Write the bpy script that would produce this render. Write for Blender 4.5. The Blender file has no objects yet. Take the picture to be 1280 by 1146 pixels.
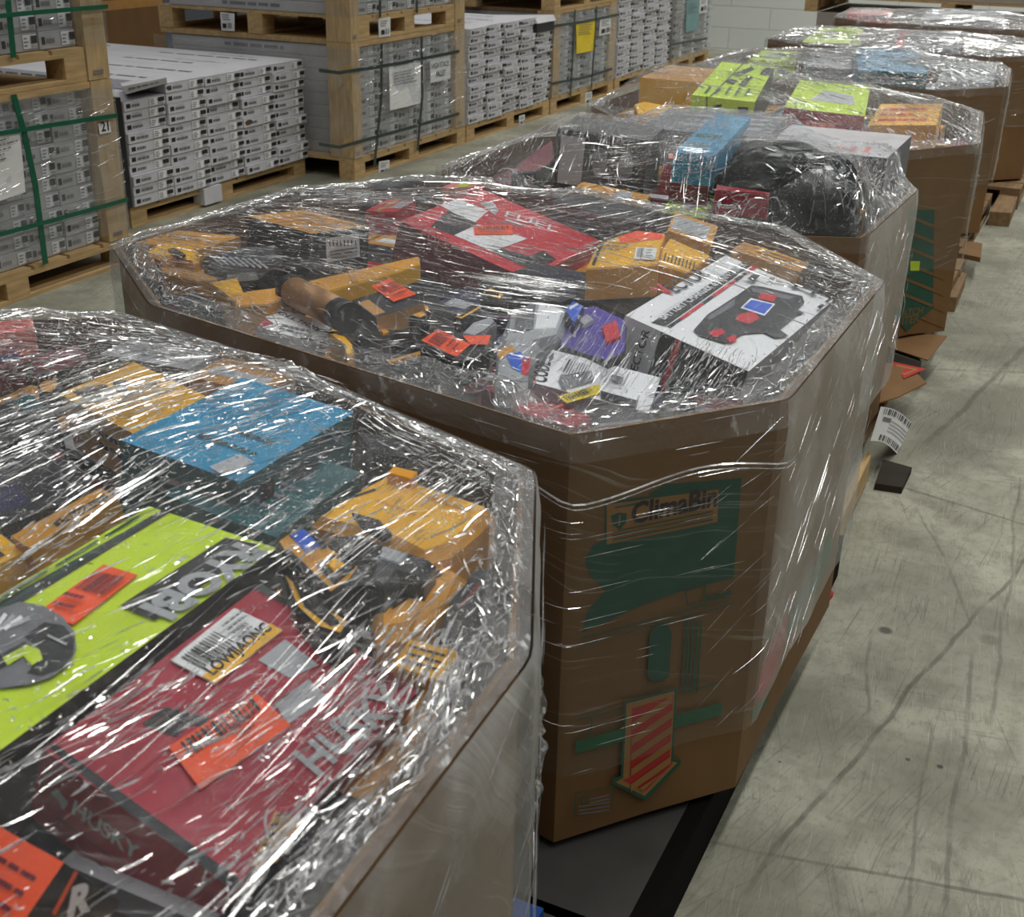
import bpy, bmesh, math, random
import numpy as np
from mathutils import Vector, Matrix, noise

# ------------------------------------------------------------------ camera
FPX, PITCH, ROLL, YAW, CAM_H = 1528.0, 0.430077, 0.0197839, 0.440904, 1.45
CAM = Vector((0, 0, CAM_H))
FW = Vector((-math.sin(YAW) * math.cos(PITCH), math.cos(YAW) * math.cos(PITCH), -math.sin(PITCH)))
_rt = Vector((math.cos(YAW), math.sin(YAW), 0))
_up = _rt.cross(FW)
RT = _rt * math.cos(ROLL) + _up * math.sin(ROLL)
UP = _up * math.cos(ROLL) - _rt * math.sin(ROLL)
sc = bpy.context.scene
COL = sc.collection
cam_data = bpy.data.cameras.new('camera')
cam = bpy.data.objects.new('camera', cam_data)
COL.objects.link(cam)
cam_data.sensor_fit = 'HORIZONTAL'
cam_data.sensor_width = 36.0
cam_data.lens = FPX * 36.0 / 1280.0
cam_data.clip_start = 0.02
cam.matrix_world = Matrix(((RT.x, UP.x, -FW.x, CAM.x), (RT.y, UP.y, -FW.y, CAM.y), (RT.z, UP.z, -FW.z, CAM.z), (0, 0, 0, 1)))
cam_data.dof.use_dof = True
cam_data.dof.focus_distance = 2.4
cam_data.dof.aperture_fstop = 12.0
sc.camera = cam

# ------------------------------------------------------------------ world, lamps, exposure
sc.view_settings.view_transform = 'Standard'
sc.view_settings.look = 'None'
sc.view_settings.gamma = 1.0
sc.view_settings.use_curve_mapping = False
sc.view_settings.exposure = -0.32
sc.cycles.transparent_max_bounces = 24
sc.cycles.max_bounces = 8
w = bpy.data.worlds.new('warehouse_air')
sc.world = w
w.use_nodes = True
w.node_tree.nodes['Background'].inputs[0].default_value = (0.85, 0.93, 1.0, 1)
w.node_tree.nodes['Background'].inputs[1].default_value = 0.055


def lamp(x, y, z, sx, sy, e):
    d = bpy.data.lights.new('ceiling_lamp', 'AREA')
    d.shape = 'RECTANGLE'
    d.size, d.size_y, d.energy = sx, sy, e
    d.color = (1.0, 0.985, 0.93)
    d.spread = math.radians(135)
    o = bpy.data.objects.new('ceiling_lamp', d)
    o.location = (x, y, z)
    COL.objects.link(o)


for lx, e in ((-5.6, 13), (-2.6, 30), (0.4, 44), (3.4, 44)):
    for ly in (1.4, 4.2, 7.0, 9.8, 12.4):
        lamp(lx, ly, 5.2, 0.22, 2.2, e * (1.6 if ly > 12 else 1))
    lamp(lx, -1.4, 5.2, 0.22, 2.2, e * 0.45)  # dim unseen row added behind the camera to light faces turned that way


# ------------------------------------------------------------------ projection helpers (pixel of the 1280x1146 frame -> point in the place)
def ray(px, py):
    return RT * ((px - 640.0) / FPX) - UP * ((py - 573.0) / FPX) + FW


def PZ(px, py, z):
    d = ray(px, py)
    return CAM + d * ((z - CAM.z) / d.z)


def PX(px, py, x):
    d = ray(px, py)
    return CAM + d * ((x - CAM.x) / d.x)


def PY(px, py, y):
    d = ray(px, py)
    return CAM + d * ((y - CAM.y) / d.y)


def PP(px, py, p0, n):
    d = ray(px, py)
    return CAM + d * ((p0 - CAM).dot(n) / d.dot(n))


# ------------------------------------------------------------------ materials
def lin(c):
    return tuple(((v / 255.0) / 12.92 if v / 255.0 <= 0.04045 else ((v / 255.0 + 0.055) / 1.055) ** 2.4) for v in c)


_M = {}


def mat(name, rgb, rough=0.5, var=0.12, scale=14.0, metal=0.0, bump=0.0, stretch=None, spec=0.5):
    if name in _M:
        return _M[name]
    m = bpy.data.materials.new(name)
    m.use_nodes = True
    nt = m.node_tree
    b = nt.nodes['Principled BSDF']
    c = lin(rgb)
    tc = nt.nodes.new('ShaderNodeTexCoord')
    mp = nt.nodes.new('ShaderNodeMapping')
    if stretch:
        mp.inputs['Scale'].default_value = stretch
    nz = nt.nodes.new('ShaderNodeTexNoise')
    nz.inputs['Scale'].default_value = scale
    nz.inputs['Detail'].default_value = 5
    rp = nt.nodes.new('ShaderNodeValToRGB')
    rp.color_ramp.elements[0].position = 0.3
    rp.color_ramp.elements[1].position = 0.7
    rp.color_ramp.elements[0].color = tuple(max(0, v * (1 - var)) for v in c) + (1,)
    rp.color_ramp.elements[1].color = tuple(min(1, v * (1 + var)) for v in c) + (1,)
    nt.links.new(tc.outputs['Object'], mp.inputs[0])
    nt.links.new(mp.outputs[0], nz.inputs['Vector'])
    nt.links.new(nz.outputs['Fac'], rp.inputs[0])
    nt.links.new(rp.outputs[0], b.inputs['Base Color'])
    b.inputs['Roughness'].default_value = rough
    b.inputs['Metallic'].default_value = metal
    b.inputs['Specular IOR Level'].default_value = spec
    if bump:
        bp = nt.nodes.new('ShaderNodeBump')
        bp.inputs['Strength'].default_value = bump
        bp.inputs['Distance'].default_value = 0.003
        nt.links.new(nz.outputs['Fac'], bp.inputs['Height'])
        nt.links.new(bp.outputs[0], b.inputs['Normal'])
    _M[name] = m
    return m


KRAFT = mat('kraft_cardboard', (120, 88, 51), 0.8, 0.10, 9, bump=0.15, stretch=(1, 1, 0.3))
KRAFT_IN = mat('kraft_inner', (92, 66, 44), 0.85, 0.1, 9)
WOOD = mat('pallet_wood', (184, 154, 108), 0.75, 0.22, 16, bump=0.3, stretch=(3, 0.5, 3))
WOODV = mat('post_wood', (184, 156, 114), 0.75, 0.20, 16, bump=0.3, stretch=(3, 3, 0.5))
WOODOLD = mat('worn_pallet_wood', (128, 102, 70), 0.8, 0.25, 16, bump=0.3, stretch=(3, 0.5, 3))
WHITECARD = mat('white_carton_card', (204, 204, 210), 0.6, 0.07, 7)
GREYCARD = mat('grey_carton_card', (176, 174, 174), 0.65, 0.10, 7)
TAUPECARD = mat('taupe_carton_card', (158, 152, 144), 0.65, 0.10, 7)
INK = mat('black_ink', (34, 34, 38), 0.6, 0.1)
GREYINK = mat('grey_ink', (112, 112, 118), 0.6, 0.15, 60)
PALEINK = mat('pale_ink', (178, 178, 184), 0.6, 0.1, 60)
PAPER = mat('white_paper', (226, 226, 226), 0.6, 0.04)
YPAPER = mat('yellow_paper', (232, 204, 40), 0.6, 0.06)
STRAP = mat('green_strap', (20, 92, 66), 0.35, 0.15)
DSTRAP = mat('dark_strap', (46, 58, 56), 0.4, 0.15)
BLACK = mat('black_plastic', (22, 23, 27), 0.35, 0.25, 20)
DARK = mat('charcoal_card', (36, 36, 42), 0.5, 0.25, 20)
NAVY = mat('navy_card', (28, 32, 78), 0.5, 0.2)
LIME = mat('lime_card', (196, 224, 8), 0.5, 0.05)
RED = mat('red_card', (200, 24, 44), 0.5, 0.06)
CRIMSON = mat('crimson_card', (160, 12, 44), 0.5, 0.08)
MAROON = mat('maroon_card', (110, 14, 32), 0.5, 0.1)
YELLOW = mat('yellow_card', (236, 176, 14), 0.5, 0.08)
AMBER = mat('amber_card', (210, 146, 36), 0.55, 0.12)
TAN = mat('tan_card', (186, 136, 74), 0.65, 0.12)
BLUE = mat('teal_blue_card', (14, 136, 178), 0.5, 0.06)
TEAL = mat('dark_teal_card', (6, 78, 84), 0.5, 0.12)
SCREEN = mat('blue_print', (30, 92, 214), 0.4, 0.05)
ORANGE = mat('orange_sticker', (250, 84, 26), 0.5, 0.04)
WHITE = mat('white_print', (236, 236, 238), 0.5, 0.03)
SILVER = mat('silver_print', (168, 170, 174), 0.4, 0.1)
PURPLE = mat('purple_card', (72, 52, 150), 0.5, 0.12)
BRONZE = mat('bronze_tube', (142, 100, 50), 0.35, 0.15, 12, metal=0.3)
GREEN = mat('green_print', (20, 96, 60), 0.6, 0.1)
ARTGREEN = mat('carton_green_ink', (38, 84, 66), 0.75, 0.12)
ARTRED = mat('carton_red_ink', (176, 44, 40), 0.75, 0.1)
BARE = mat('bare_kraft_print', (156, 113, 64), 0.8, 0.06)
PALETEAL = mat('pale_teal_print', (120, 158, 160), 0.6, 0.1)
PINK = mat('pink_card', (226, 120, 112), 0.55, 0.1)


# ------------------------------------------------------------------ mesh builder
_T = {}


def text2d(s, bold=0.012):
    """flat triangles of a word set in unit type: verts (x, y), faces, width, height"""
    k = (s, bold)
    if k not in _T:
        cu = bpy.data.curves.new('type', 'FONT')
        cu.body = s
        cu.size = 1.0
        cu.offset = bold
        cu.resolution_u = 3
        o = bpy.data.objects.new('type', cu)
        COL.objects.link(o)
        dg = bpy.context.evaluated_depsgraph_get()
        me = bpy.data.meshes.new_from_object(o.evaluated_get(dg))
        v = [(p.co.x, p.co.y) for p in me.vertices]
        f = [tuple(p.vertices) for p in me.polygons]
        bpy.data.objects.remove(o)
        bpy.data.curves.remove(cu)
        bpy.data.meshes.remove(me)
        x0 = min(a for a, b in v)
        y0 = min(b for a, b in v)
        v = [(a - x0, b - y0) for a, b in v]
        _T[k] = (v, f, max(a for a, b in v), max(b for a, b in v))
    return _T[k]


class MB:
    def __init__(self):
        self.v, self.f, self.m, self.mats, self.s = [], [], [], [], []

    def mi(self, m):
        if m not in self.mats:
            self.mats.append(m)
        return self.mats.index(m)

    def poly(self, pts, m, smooth=False):
        k = len(self.v)
        self.v.extend(Vector(p) for p in pts)
        self.f.append(tuple(range(k, k + len(pts))))
        self.m.append(self.mi(m))
        self.s.append(smooth)

    def mesh(self, verts, faces, m, smooth=False):
        k = len(self.v)
        self.v.extend(Vector(p) for p in verts)
        i = self.mi(m)
        for f in faces:
            self.f.append(tuple(k + a for a in f))
            self.m.append(i)
            self.s.append(smooth)

    def hexa(self, c, m, mm=None):
        """c: 8 corners, bottom four then top four, both counter-clockwise from above"""
        mm = mm or {}
        fs = {'bottom': (3, 2, 1, 0), 'top': (4, 5, 6, 7), 's0': (0, 1, 5, 4), 's1': (1, 2, 6, 5), 's2': (2, 3, 7, 6), 's3': (3, 0, 4, 7)}
        k = len(self.v)
        self.v.extend(Vector(p) for p in c)
        for n, f in fs.items():
            self.f.append(tuple(k + a for a in f))
            self.m.append(self.mi(mm.get(n, m)))
            self.s.append(False)

    def box(self, x0, x1, y0, y1, z0, z1, m, mm=None):
        self.hexa([(x0, y0, z0), (x1, y0, z0), (x1, y1, z0), (x0, y1, z0), (x0, y0, z1), (x1, y0, z1), (x1, y1, z1), (x0, y1, z1)], m, mm)

    def prism(self, pts, down, m, side=None, inset=0.0):
        """pts: outline of the upper face; down: vector to the lower face; a chamfer of size inset runs round the upper edge"""
        pts = [Vector(p) for p in pts]
        n = len(pts)
        c = sum(pts, Vector()) / n
        nr = Vector()
        for i in range(n):
            nr += (pts[i] - c).cross(pts[(i + 1) % n] - c)
        if nr.dot(-Vector(down)) < 0:
            pts.reverse()
        down = Vector(down)
        rings = [[p + (c - p).normalized() * inset for p in pts]] if inset else []
        rings += [[p + down.normalized() * inset for p in pts], [p + down for p in pts]]
        self.poly(rings[0], m)
        side = side or m
        for a, b in zip(rings, rings[1:]):
            for i in range(n):
                j = (i + 1) % n
                self.poly([a[j], a[i], b[i], b[j]], side)
        self.poly(list(reversed(rings[-1])), side)

    def tube(self, path, r, m, n=8, cap=True):
        path = [Vector(p) for p in path]
        rr = r if isinstance(r, (list, tuple)) else [r] * len(path)
        k = len(self.v)
        i = self.mi(m)
        for a, p in enumerate(path):
            t = (path[min(a + 1, len(path) - 1)] - path[max(a - 1, 0)]).normalized()
            s = t.cross(Vector((0, 0, 1)))
            s = s.normalized() if s.length > 1e-4 else Vector((1, 0, 0))
            u = s.cross(t)
            for q in range(n):
                an = 2 * math.pi * q / n
                self.v.append(p + (s * math.cos(an) + u * math.sin(an)) * rr[a])
        for a in range(len(path) - 1):
            for q in range(n):
                q2 = (q + 1) % n
                self.f.append((k + a * n + q, k + a * n + q2, k + (a + 1) * n + q2, k + (a + 1) * n + q))
                self.m.append(i)
                self.s.append(True)
        if cap:
            self.f.append(tuple(k + q for q in reversed(range(n))))
            self.f.append(tuple(k + (len(path) - 1) * n + q for q in range(n)))
            self.m += [i, i]
            self.s += [False, False]

    def build(self, name, parent=None, origin=None):
        if origin is None:
            xs, ys, zs = [p.x for p in self.v], [p.y for p in self.v], [p.z for p in self.v]
            origin = Vector(((min(xs) + max(xs)) / 2, (min(ys) + max(ys)) / 2, min(zs)))
        origin = Vector(origin)
        me = bpy.data.meshes.new(name)
        me.from_pydata([tuple(p - origin) for p in self.v], [], self.f)
        for m in self.mats:
            me.materials.append(m)
        me.polygons.foreach_set('material_index', self.m)
        me.polygons.foreach_set('use_smooth', self.s)
        me.update()
        o = bpy.data.objects.new(name, me)
        COL.objects.link(o)
        if parent:
            o.parent = parent
            po, q = Vector(), parent
            while q:
                po += q.location
                q = q.parent
            o.location = origin - po
        else:
            o.location = origin
        return o


class Face:
    """a rectangle in space that carries prints: ex, ey run along it, n points out"""

    def __init__(self, mb, o, ex, ey, n):
        self.mb, self.o, self.ex, self.ey, self.n, self.k = mb, Vector(o), Vector(ex), Vector(ey), Vector(n).normalized(), 0

    def _lift(self):
        self.k += 1
        return self.n * (0.0004 + 0.00025 * self.k)

    def uv(self, u, v):
        return self.o + self.ex * u + self.ey * v

    def touv(self, p):
        d = p - self.o
        return d.dot(self.ex) / self.ex.length_squared, d.dot(self.ey) / self.ey.length_squared

    def px(self, p):
        return PP(p[0], p[1], self.o, self.n)

    def polyuv(self, uvs, m):
        pts = list(uvs)
        for ax, lim, sg in ((0, 0.0, 1), (0, 1.0, -1), (1, 0.0, 1), (1, 1.0, -1)):
            out = []
            for i in range(len(pts)):
                a, b = pts[i - 1], pts[i]
                da, db = sg * (a[ax] - lim), sg * (b[ax] - lim)
                if (da >= 0) != (db >= 0):
                    t = da / (da - db)
                    out.append((a[0] + (b[0] - a[0]) * t, a[1] + (b[1] - a[1]) * t))
                if db >= 0:
                    out.append(b)
            pts = out
            if len(pts) < 3:
                return
        l = self._lift()
        w = [self.uv(u, v) + l for u, v in pts]
        nn = Vector()
        for i in range(len(w)):
            nn += (w[i - 1] - w[0]).cross(w[i] - w[0])
        if nn.dot(self.n) < 0:
            w.reverse()
        self.mb.poly(w, m)

    def rect(self, u0, v0, u1, v1, m):
        self.polyuv([(u0, v0), (u1, v0), (u1, v1), (u0, v1)], m)

    def polypx(self, pts, m):
        self.polyuv([self.touv(self.px(p)) for p in pts], m)

    def textpt(self, s, a, b, m, k=1.0, bold=0.012):
        v, f, tw, th = text2d(s, bold)
        d = b - a
        sx = d.length / tw
        ex = d.normalized()
        ey = self.n.cross(ex)
        l = self._lift()
        self.mb.mesh([a + ex * (x * sx) + ey * (y * sx * k) + l for x, y in v], f, m)

    def textpx(self, s, a, b, m, k=1.0, bold=0.012):
        self.textpt(s, self.px(a), self.px(b), m, k, bold)

    def textuv(self, s, a, b, m, k=1.0, bold=0.012):
        self.textpt(s, self.uv(*a), self.uv(*b), m, k, bold)

    def lines(self, u0, v0, u1, v1, n, m, rng, along='u', fill=0.45):
        """n rows of small illegible print"""
        for i in range(n):
            a = v0 + (v1 - v0) * (i + 0.5 - fill / 2) / n
            b = a + (v1 - v0) * fill / n
            e = u0 + (u1 - u0) * rng.uniform(0.6, 1.0)
            x = u0
            while x < e:
                x2 = min(e, x + (u1 - u0) * rng.uniform(0.06, 0.22))
                self.rect(x, a, x2, b, m) if along == 'u' else self.rect(a, x, b, x2, m)
                x = x2 + (u1 - u0) * 0.03

    def bars(self, u0, v0, u1, v1, n, m, rng, along='u'):
        """a barcode"""
        for i in range(n):
            a = i / n
            b = a + rng.choice((0.3, 0.45, 0.7)) / n
            if along == 'u':
                self.rect(u0 + (u1 - u0) * a, v0, u0 + (u1 - u0) * b, v1, m)
            else:
                self.rect(u0, v0 + (v1 - v0) * a, u1, v0 + (v1 - v0) * b, m)


def tag(o, label, cat, group=None, kind=None):
    if label:
        o['label'] = label
    if cat:
        o['category'] = cat
    if group:
        o['group'] = group
    if kind:
        o['kind'] = kind
    return o


def empty(name, loc, label, cat, group=None):
    o = bpy.data.objects.new(name, None)
    o.empty_display_size = 0.05
    COL.objects.link(o)
    o.location = loc
    return tag(o, label, cat, group)


def copy_tree(o, parent=None):
    c = o.copy()
    COL.objects.link(c)
    c.parent = parent
    for ch in list(o.children):
        copy_tree(ch, c)
    return c

# ------------------------------------------------------------------ the setting
def N(nt, t, **kw):
    n = nt.nodes.new(t)
    for k, v in kw.items():
        setattr(n, k, v)
    return n


def concrete():
    m = bpy.data.materials.new('scuffed_concrete')
    m.use_nodes = True
    nt = m.node_tree
    L = nt.links.new
    b = nt.nodes['Principled BSDF']
    tc = N(nt, 'ShaderNodeTexCoord')

    def noise_t(scale, stretch=(1, 1, 1), rot=0.0, detail=6, dist=0.0):
        mp = N(nt, 'ShaderNodeMapping', vector_type='TEXTURE')
        mp.inputs['Rotation'].default_value = (0, 0, rot)
        mp.inputs['Scale'].default_value = stretch
        L(tc.outputs['Object'], mp.inputs[0])
        n = N(nt, 'ShaderNodeTexNoise')
        n.inputs['Scale'].default_value = scale
        n.inputs['Detail'].default_value = detail
        n.inputs['Distortion'].default_value = dist
        L(mp.outputs[0], n.inputs['Vector'])
        return n.outputs['Fac']

    def math_(op, a, b_=None, c=None):
        n = N(nt, 'ShaderNodeMath', operation=op)
        for i, x in enumerate((a, b_, c)):
            if x is None:
                continue
            if isinstance(x, (int, float)):
                n.inputs[i].default_value = x
            else:
                L(x, n.inputs[i])
        return n.outputs[0]

    def ramp(x, lo, hi, a=0.0, z=1.0):
        n = N(nt, 'ShaderNodeMapRange')
        n.interpolation_type = 'SMOOTHSTEP'
        L(x, n.inputs[0])
        n.inputs[1].default_value, n.inputs[2].default_value, n.inputs[3].default_value, n.inputs[4].default_value = lo, hi, a, z
        return n.outputs[0]

    def mixc(f, a, c):
        n = N(nt, 'ShaderNodeMix', data_type='RGBA')
        L(f, n.inputs['Factor'])
        for k, x in (('A', a), ('B', c)):
            i = [s for s in n.inputs if s.name == k and s.type == 'RGBA'][0]
            if isinstance(x, tuple):
                i.default_value = x + (1,)
            else:
                L(x, i)
        return [s for s in n.outputs if s.type == 'RGBA'][0]

    base = mixc(ramp(noise_t(2.2, detail=8), 0.35, 0.68), lin((124, 124, 109)), lin((172, 171, 155)))
    base = mixc(ramp(noise_t(0.7, detail=4), 0.45, 0.7, 0, 0.45), base, lin((192, 191, 176)))
    base = mixc(ramp(noise_t(70, detail=3), 0.55, 0.75, 0, 0.45), base, lin((112, 110, 98)))
    # scuffs from forks and skids, several directions
    base = mixc(ramp(noise_t(28, detail=6), 0.42, 0.66, 0, 0.35), base, lin((118, 117, 103)))
    base = mixc(ramp(noise_t(6, detail=6, dist=0.4), 0.50, 0.66, 0, 0.40), base, lin((108, 107, 94)))
    for sc_, st, ro, lo, hi, am in ((9, (0.05, 1.6, 1), 0.05, 0.54, 0.64, 0.55), (7, (0.04, 1.4, 1), -0.30, 0.55, 0.64, 0.5), (8, (0.04, 1.5, 1), -0.62, 0.56, 0.65, 0.5),
                                    (6, (1.6, 0.06, 1), 0.2, 0.58, 0.66, 0.35), (14, (0.03, 0.8, 1), 0.2, 0.55, 0.63, 0.5), (12, (0.05, 1.0, 1), -0.12, 0.54, 0.64, 0.5),
                                    (26, (0.03, 0.7, 1), -0.02, 0.54, 0.63, 0.45), (30, (0.02, 0.6, 1), -0.45, 0.55, 0.63, 0.45), (5, (0.03, 2.2, 1), -0.08, 0.57, 0.62, 0.6), (5, (0.03, 2.2, 1), 0.35, 0.58, 0.62, 0.5)):
        n1 = ramp(noise_t(sc_, st, ro, 4, 0.3), lo + 0.015, hi + 0.02, 0, am * 0.62)
        n2 = ramp(noise_t(2.4 + ro, (1, 1, 1), ro, 5), 0.47, 0.62)
        base = mixc(math_('MULTIPLY', n1, n2), base, lin((70, 69, 62)))
    base = mixc(ramp(noise_t(9, (0.03, 1.2, 1), 0.12, 4, 0.3), 0.62, 0.70, 0, 0.25), base, lin((200, 199, 184)))
    # drag marks and saw-cut joints: straight lines on the slab (point, point, width, strength)
    sx = N(nt, 'ShaderNodeSeparateXYZ')
    L(tc.outputs['Object'], sx.inputs[0])
    wob = math_('MULTIPLY', math_('SUBTRACT', noise_t(3.0, detail=4), 0.5), 0.05)
    for (p, q, wd, am) in LINES:
        dx, dy = q[0] - p[0], q[1] - p[1]
        ln = math.hypot(dx, dy)
        dx, dy = dx / ln, dy / ln
        d = math_('ADD', math_('MULTIPLY', sx.outputs[0], -dy), math_('MULTIPLY', sx.outputs[1], dx))
        d = math_('ABSOLUTE', math_('ADD', math_('ADD', d, p[0] * dy - p[1] * dx), wob))
        t = math_('SUBTRACT', math_('ADD', math_('MULTIPLY', sx.outputs[0], dx), math_('MULTIPLY', sx.outputs[1], dy)), p[0] * dx + p[1] * dy)
        inside = math_('MULTIPLY', ramp(t, -0.05, 0.05), ramp(t, ln - 0.05, ln + 0.05, 1, 0))
        f = math_('MULTIPLY', math_('MULTIPLY', ramp(d, wd * 0.3, wd, am, 0), inside), ramp(noise_t(9, detail=3), 0.3, 0.55, 0.35, 1))
        base = mixc(f, base, lin((76, 74, 66)))
    for (p, r, am) in SPOTS:
        dd = N(nt, 'ShaderNodeVectorMath', operation='DISTANCE')
        L(tc.outputs['Object'], dd.inputs[0])
        dd.inputs[1].default_value = p
        f = ramp(math_('ADD', dd.outputs['Value'], math_('MULTIPLY', wob, 0.3)), r * 0.4, r, am, 0)
        base = mixc(f, base, lin((40, 40, 46)))
    L(base, b.inputs['Base Color'])
    b.inputs['Roughness'].default_value = 0.62
    b.inputs['Specular IOR Level'].default_value = 0.25
    bp = N(nt, 'ShaderNodeBump')
    bp.inputs['Strength'].default_value = 0.25
    bp.inputs['Distance'].default_value = 0.002
    L(noise_t(60, detail=6), bp.inputs['Height'])
    L(bp.outputs[0], b.inputs['Normal'])
    return m


def _l(a, b, wd, am):
    p, q = PZ(*a, 0), PZ(*b, 0)
    return ((p.x, p.y), (q.x, q.y), wd, am)


LINES = [_l((1300, 676), (930, 1110), 0.0075, 0.6), _l((882, 1052), (1300, 1130), 0.006, 0.55), _l((1094, 598), (1300, 660), 0.008, 0.5),
         _l((1165, 462), (1300, 466), 0.014, 0.4), _l((1290, 425), (1160, 552), 0.014, 0.55), _l((1275, 600), (1240, 900), 0.006, 0.4),
         _l((1180, 1146), (1215, 820), 0.007, 0.45), _l((1135, 1146), (1165, 900), 0.005, 0.4), _l((1150, 640), (1215, 780), 0.006, 0.35), _l((1090, 800), (1085, 890), 0.006, 0.4)]
SPOTS = [(tuple(PZ(1107, 788, 0)), 0.022, 0.75), (tuple(PZ(1175, 958, 0)), 0.008, 0.8), (tuple(PZ(1135, 949, 0)), 0.006, 0.7), (tuple(PZ(975, 952, 0)), 0.006, 0.6), (tuple(PZ(1237, 800, 0)), 0.03, 0.3)]
mb = MB()
mb.box(-8, 3.5, -2.5, 14.0, -0.1, 0.0, concrete())
tag(mb.build('floor', origin=(0, 0, 0)), None, None, kind='structure')

m = mat('painted_block', (236, 240, 238), 0.6, 0.05, 5)
nt = m.node_tree
br = N(nt, 'ShaderNodeTexBrick')
br.inputs['Color1'].default_value = lin((238, 242, 240)) + (1,)
br.inputs['Color2'].default_value = lin((234, 239, 237)) + (1,)
br.inputs['Mortar'].default_value = lin((206, 210, 208)) + (1,)
br.inputs['Scale'].default_value = 1.0
br.inputs['Mortar Size'].default_value = 0.006
br.inputs['Mortar Smooth'].default_value = 0.4
br.inputs['Brick Width'].default_value = 0.86
br.inputs['Row Height'].default_value = 0.215
mp = N(nt, 'ShaderNodeMapping')
mp.inputs['Rotation'].default_value = (math.radians(-90), 0, 0)
nt.links.new(nt.nodes['Texture Coordinate'].outputs['Object'], mp.inputs[0])
nt.links.new(mp.outputs[0], br.inputs['Vector'])
nt.links.new(br.outputs['Color'], nt.nodes['Principled BSDF'].inputs['Base Color'])
bp = N(nt, 'ShaderNodeBump')
bp.inputs['Strength'].default_value = 0.4
bp.inputs['Distance'].default_value = 0.01
bp.invert = True
nt.links.new(br.outputs['Fac'], bp.inputs['Height'])
nt.links.new(bp.outputs[0], nt.nodes['Principled BSDF'].inputs['Normal'])
mb = MB()
mb.box(-8, 3.5, 13.42, 13.62, 0, 5.4, m)
tag(mb.build('wall_back', origin=(0, 13.42, 0.015)), None, None, kind='structure')


# ------------------------------------------------------------------ pallets
def make_pallet(label, x0, x1, y0, y1, z0, h=0.115, m=WOOD, group=None, name='wooden_pallet'):
    """blocks and boards; the aisle side is +x"""
    r = empty(name, ((x0 + x1) / 2, (y0 + y1) / 2, z0), label, 'pallet', group)
    t = 0.016

    def part(n, a, b, c, d, e, f):
        k = MB()
        k.box(a, b, c, d, e, f, m)
        return k.build(n, r)
    for xc in (x0 + 0.05, (x0 + x1) / 2, x1 - 0.05):
        part('bottom_board', xc - 0.05, xc + 0.05, y0, y1, z0, z0 + t)
        part('stringer_board', xc - 0.05, xc + 0.05, y0, y1, z0 + h - 2 * t, z0 + h - t)
        for yc in (y0 + 0.055, (y0 + y1) / 2, y1 - 0.055):
            part('block', xc - 0.05, xc + 0.05, yc - 0.055, yc + 0.055, z0 + t, z0 + h - 2 * t)
    n = 7
    pit = (y1 - y0) / n
    for i in range(n):
        part('deck_board', x0, x1, y0 + i * pit, y0 + (i + 1) * pit - (0.018 if i < n - 1 else 0), z0 + h - t, z0 + h)
    return r


# ------------------------------------------------------------------ flat cartons and their stacks (fronts face the aisle, +x)
def carton_mesh(wy, h, d, card, seed, dim=1.0):
    rng = random.Random(seed)
    k = MB()
    e = 0.0022
    # body with a softly turned edge
    pts = [(-d / 2, -wy / 2), (d / 2, -wy / 2), (d / 2, wy / 2), (-d / 2, wy / 2)]
    rings = []
    for z, i in ((0, e), (e, 0), (h - e, 0), (h, e)):
        rings.append([(x - math.copysign(i, x), y - math.copysign(i, y), z) for x, y in pts])
    k.poly([rings[0][q] for q in (3, 2, 1, 0)], card)
    for a, b in zip(rings, rings[1:]):
        for q in range(4):
            k.poly([a[q], a[(q + 1) % 4], b[(q + 1) % 4], b[q]], card)
    k.poly(rings[-1], card)
    f = Face(k, (d / 2, -wy / 2, 0), (0, wy, 0), (0, 0, h), (1, 0, 0))
    f.rect(0.0, 0.93, 1, 1.0, PALEINK)
    f.rect(0.05, 0.28, 0.15, 0.70, INK)
    f.lines(0.18, 0.30, 0.48, 0.62, 1, GREYINK, rng, fill=0.8)
    if seed % 3 != 1:
        f.lines(0.20, 0.68, 0.42, 0.84, 1, PALEINK, rng)
    f.rect(0.60, 0.14, 0.98, 0.90, WHITE)
    f.lines(0.62, 0.2, 0.74, 0.82, 3, GREYINK, rng)
    f.rect(0.80, 0.42, 0.955, 0.84, INK)
    f.bars(0.80, 0.18, 0.95, 0.34, 7, GREYINK, rng)
    t = Face(k, (-d / 2, -wy / 2, h), (d, 0, 0), (0, wy, 0), (0, 0, 1))
    t.lines(0.55, 0.30, 0.93, 0.42, 1, GREYINK, rng, fill=0.7)
    t.lines(0.1, 0.6, 0.4, 0.7, 1, GREYINK, rng, fill=0.6)
    if seed % 4 == 0:
        t.rect(0.25, 0.06, 0.42, 0.95, TAN)
    else:
        t.lines(0.70, 0.62, 0.9, 0.75, 2, PALEINK, rng)
    for s in (0, 1):
        g = Face(k, (-d / 2, -wy / 2, 0), (d, 0, 0), (0, 0, h), (0, -1, 0)) if s == 0 else Face(k, (-d / 2, wy / 2, 0), (d, 0, 0), (0, 0, h), (0, 1, 0))
        g.lines(0.3, 0.3, 0.7, 0.7, 1, GREYINK, rng, fill=0.7)
    return k


ORD = ['bottom', 'second', 'third', 'fourth', 'fifth', 'sixth', 'seventh', 'eighth', 'ninth', 'tenth', 'eleventh', 'twelfth', 'thirteenth']
CO = ['first', 'second', 'third', 'fourth', 'fifth', 'sixth']


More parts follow.
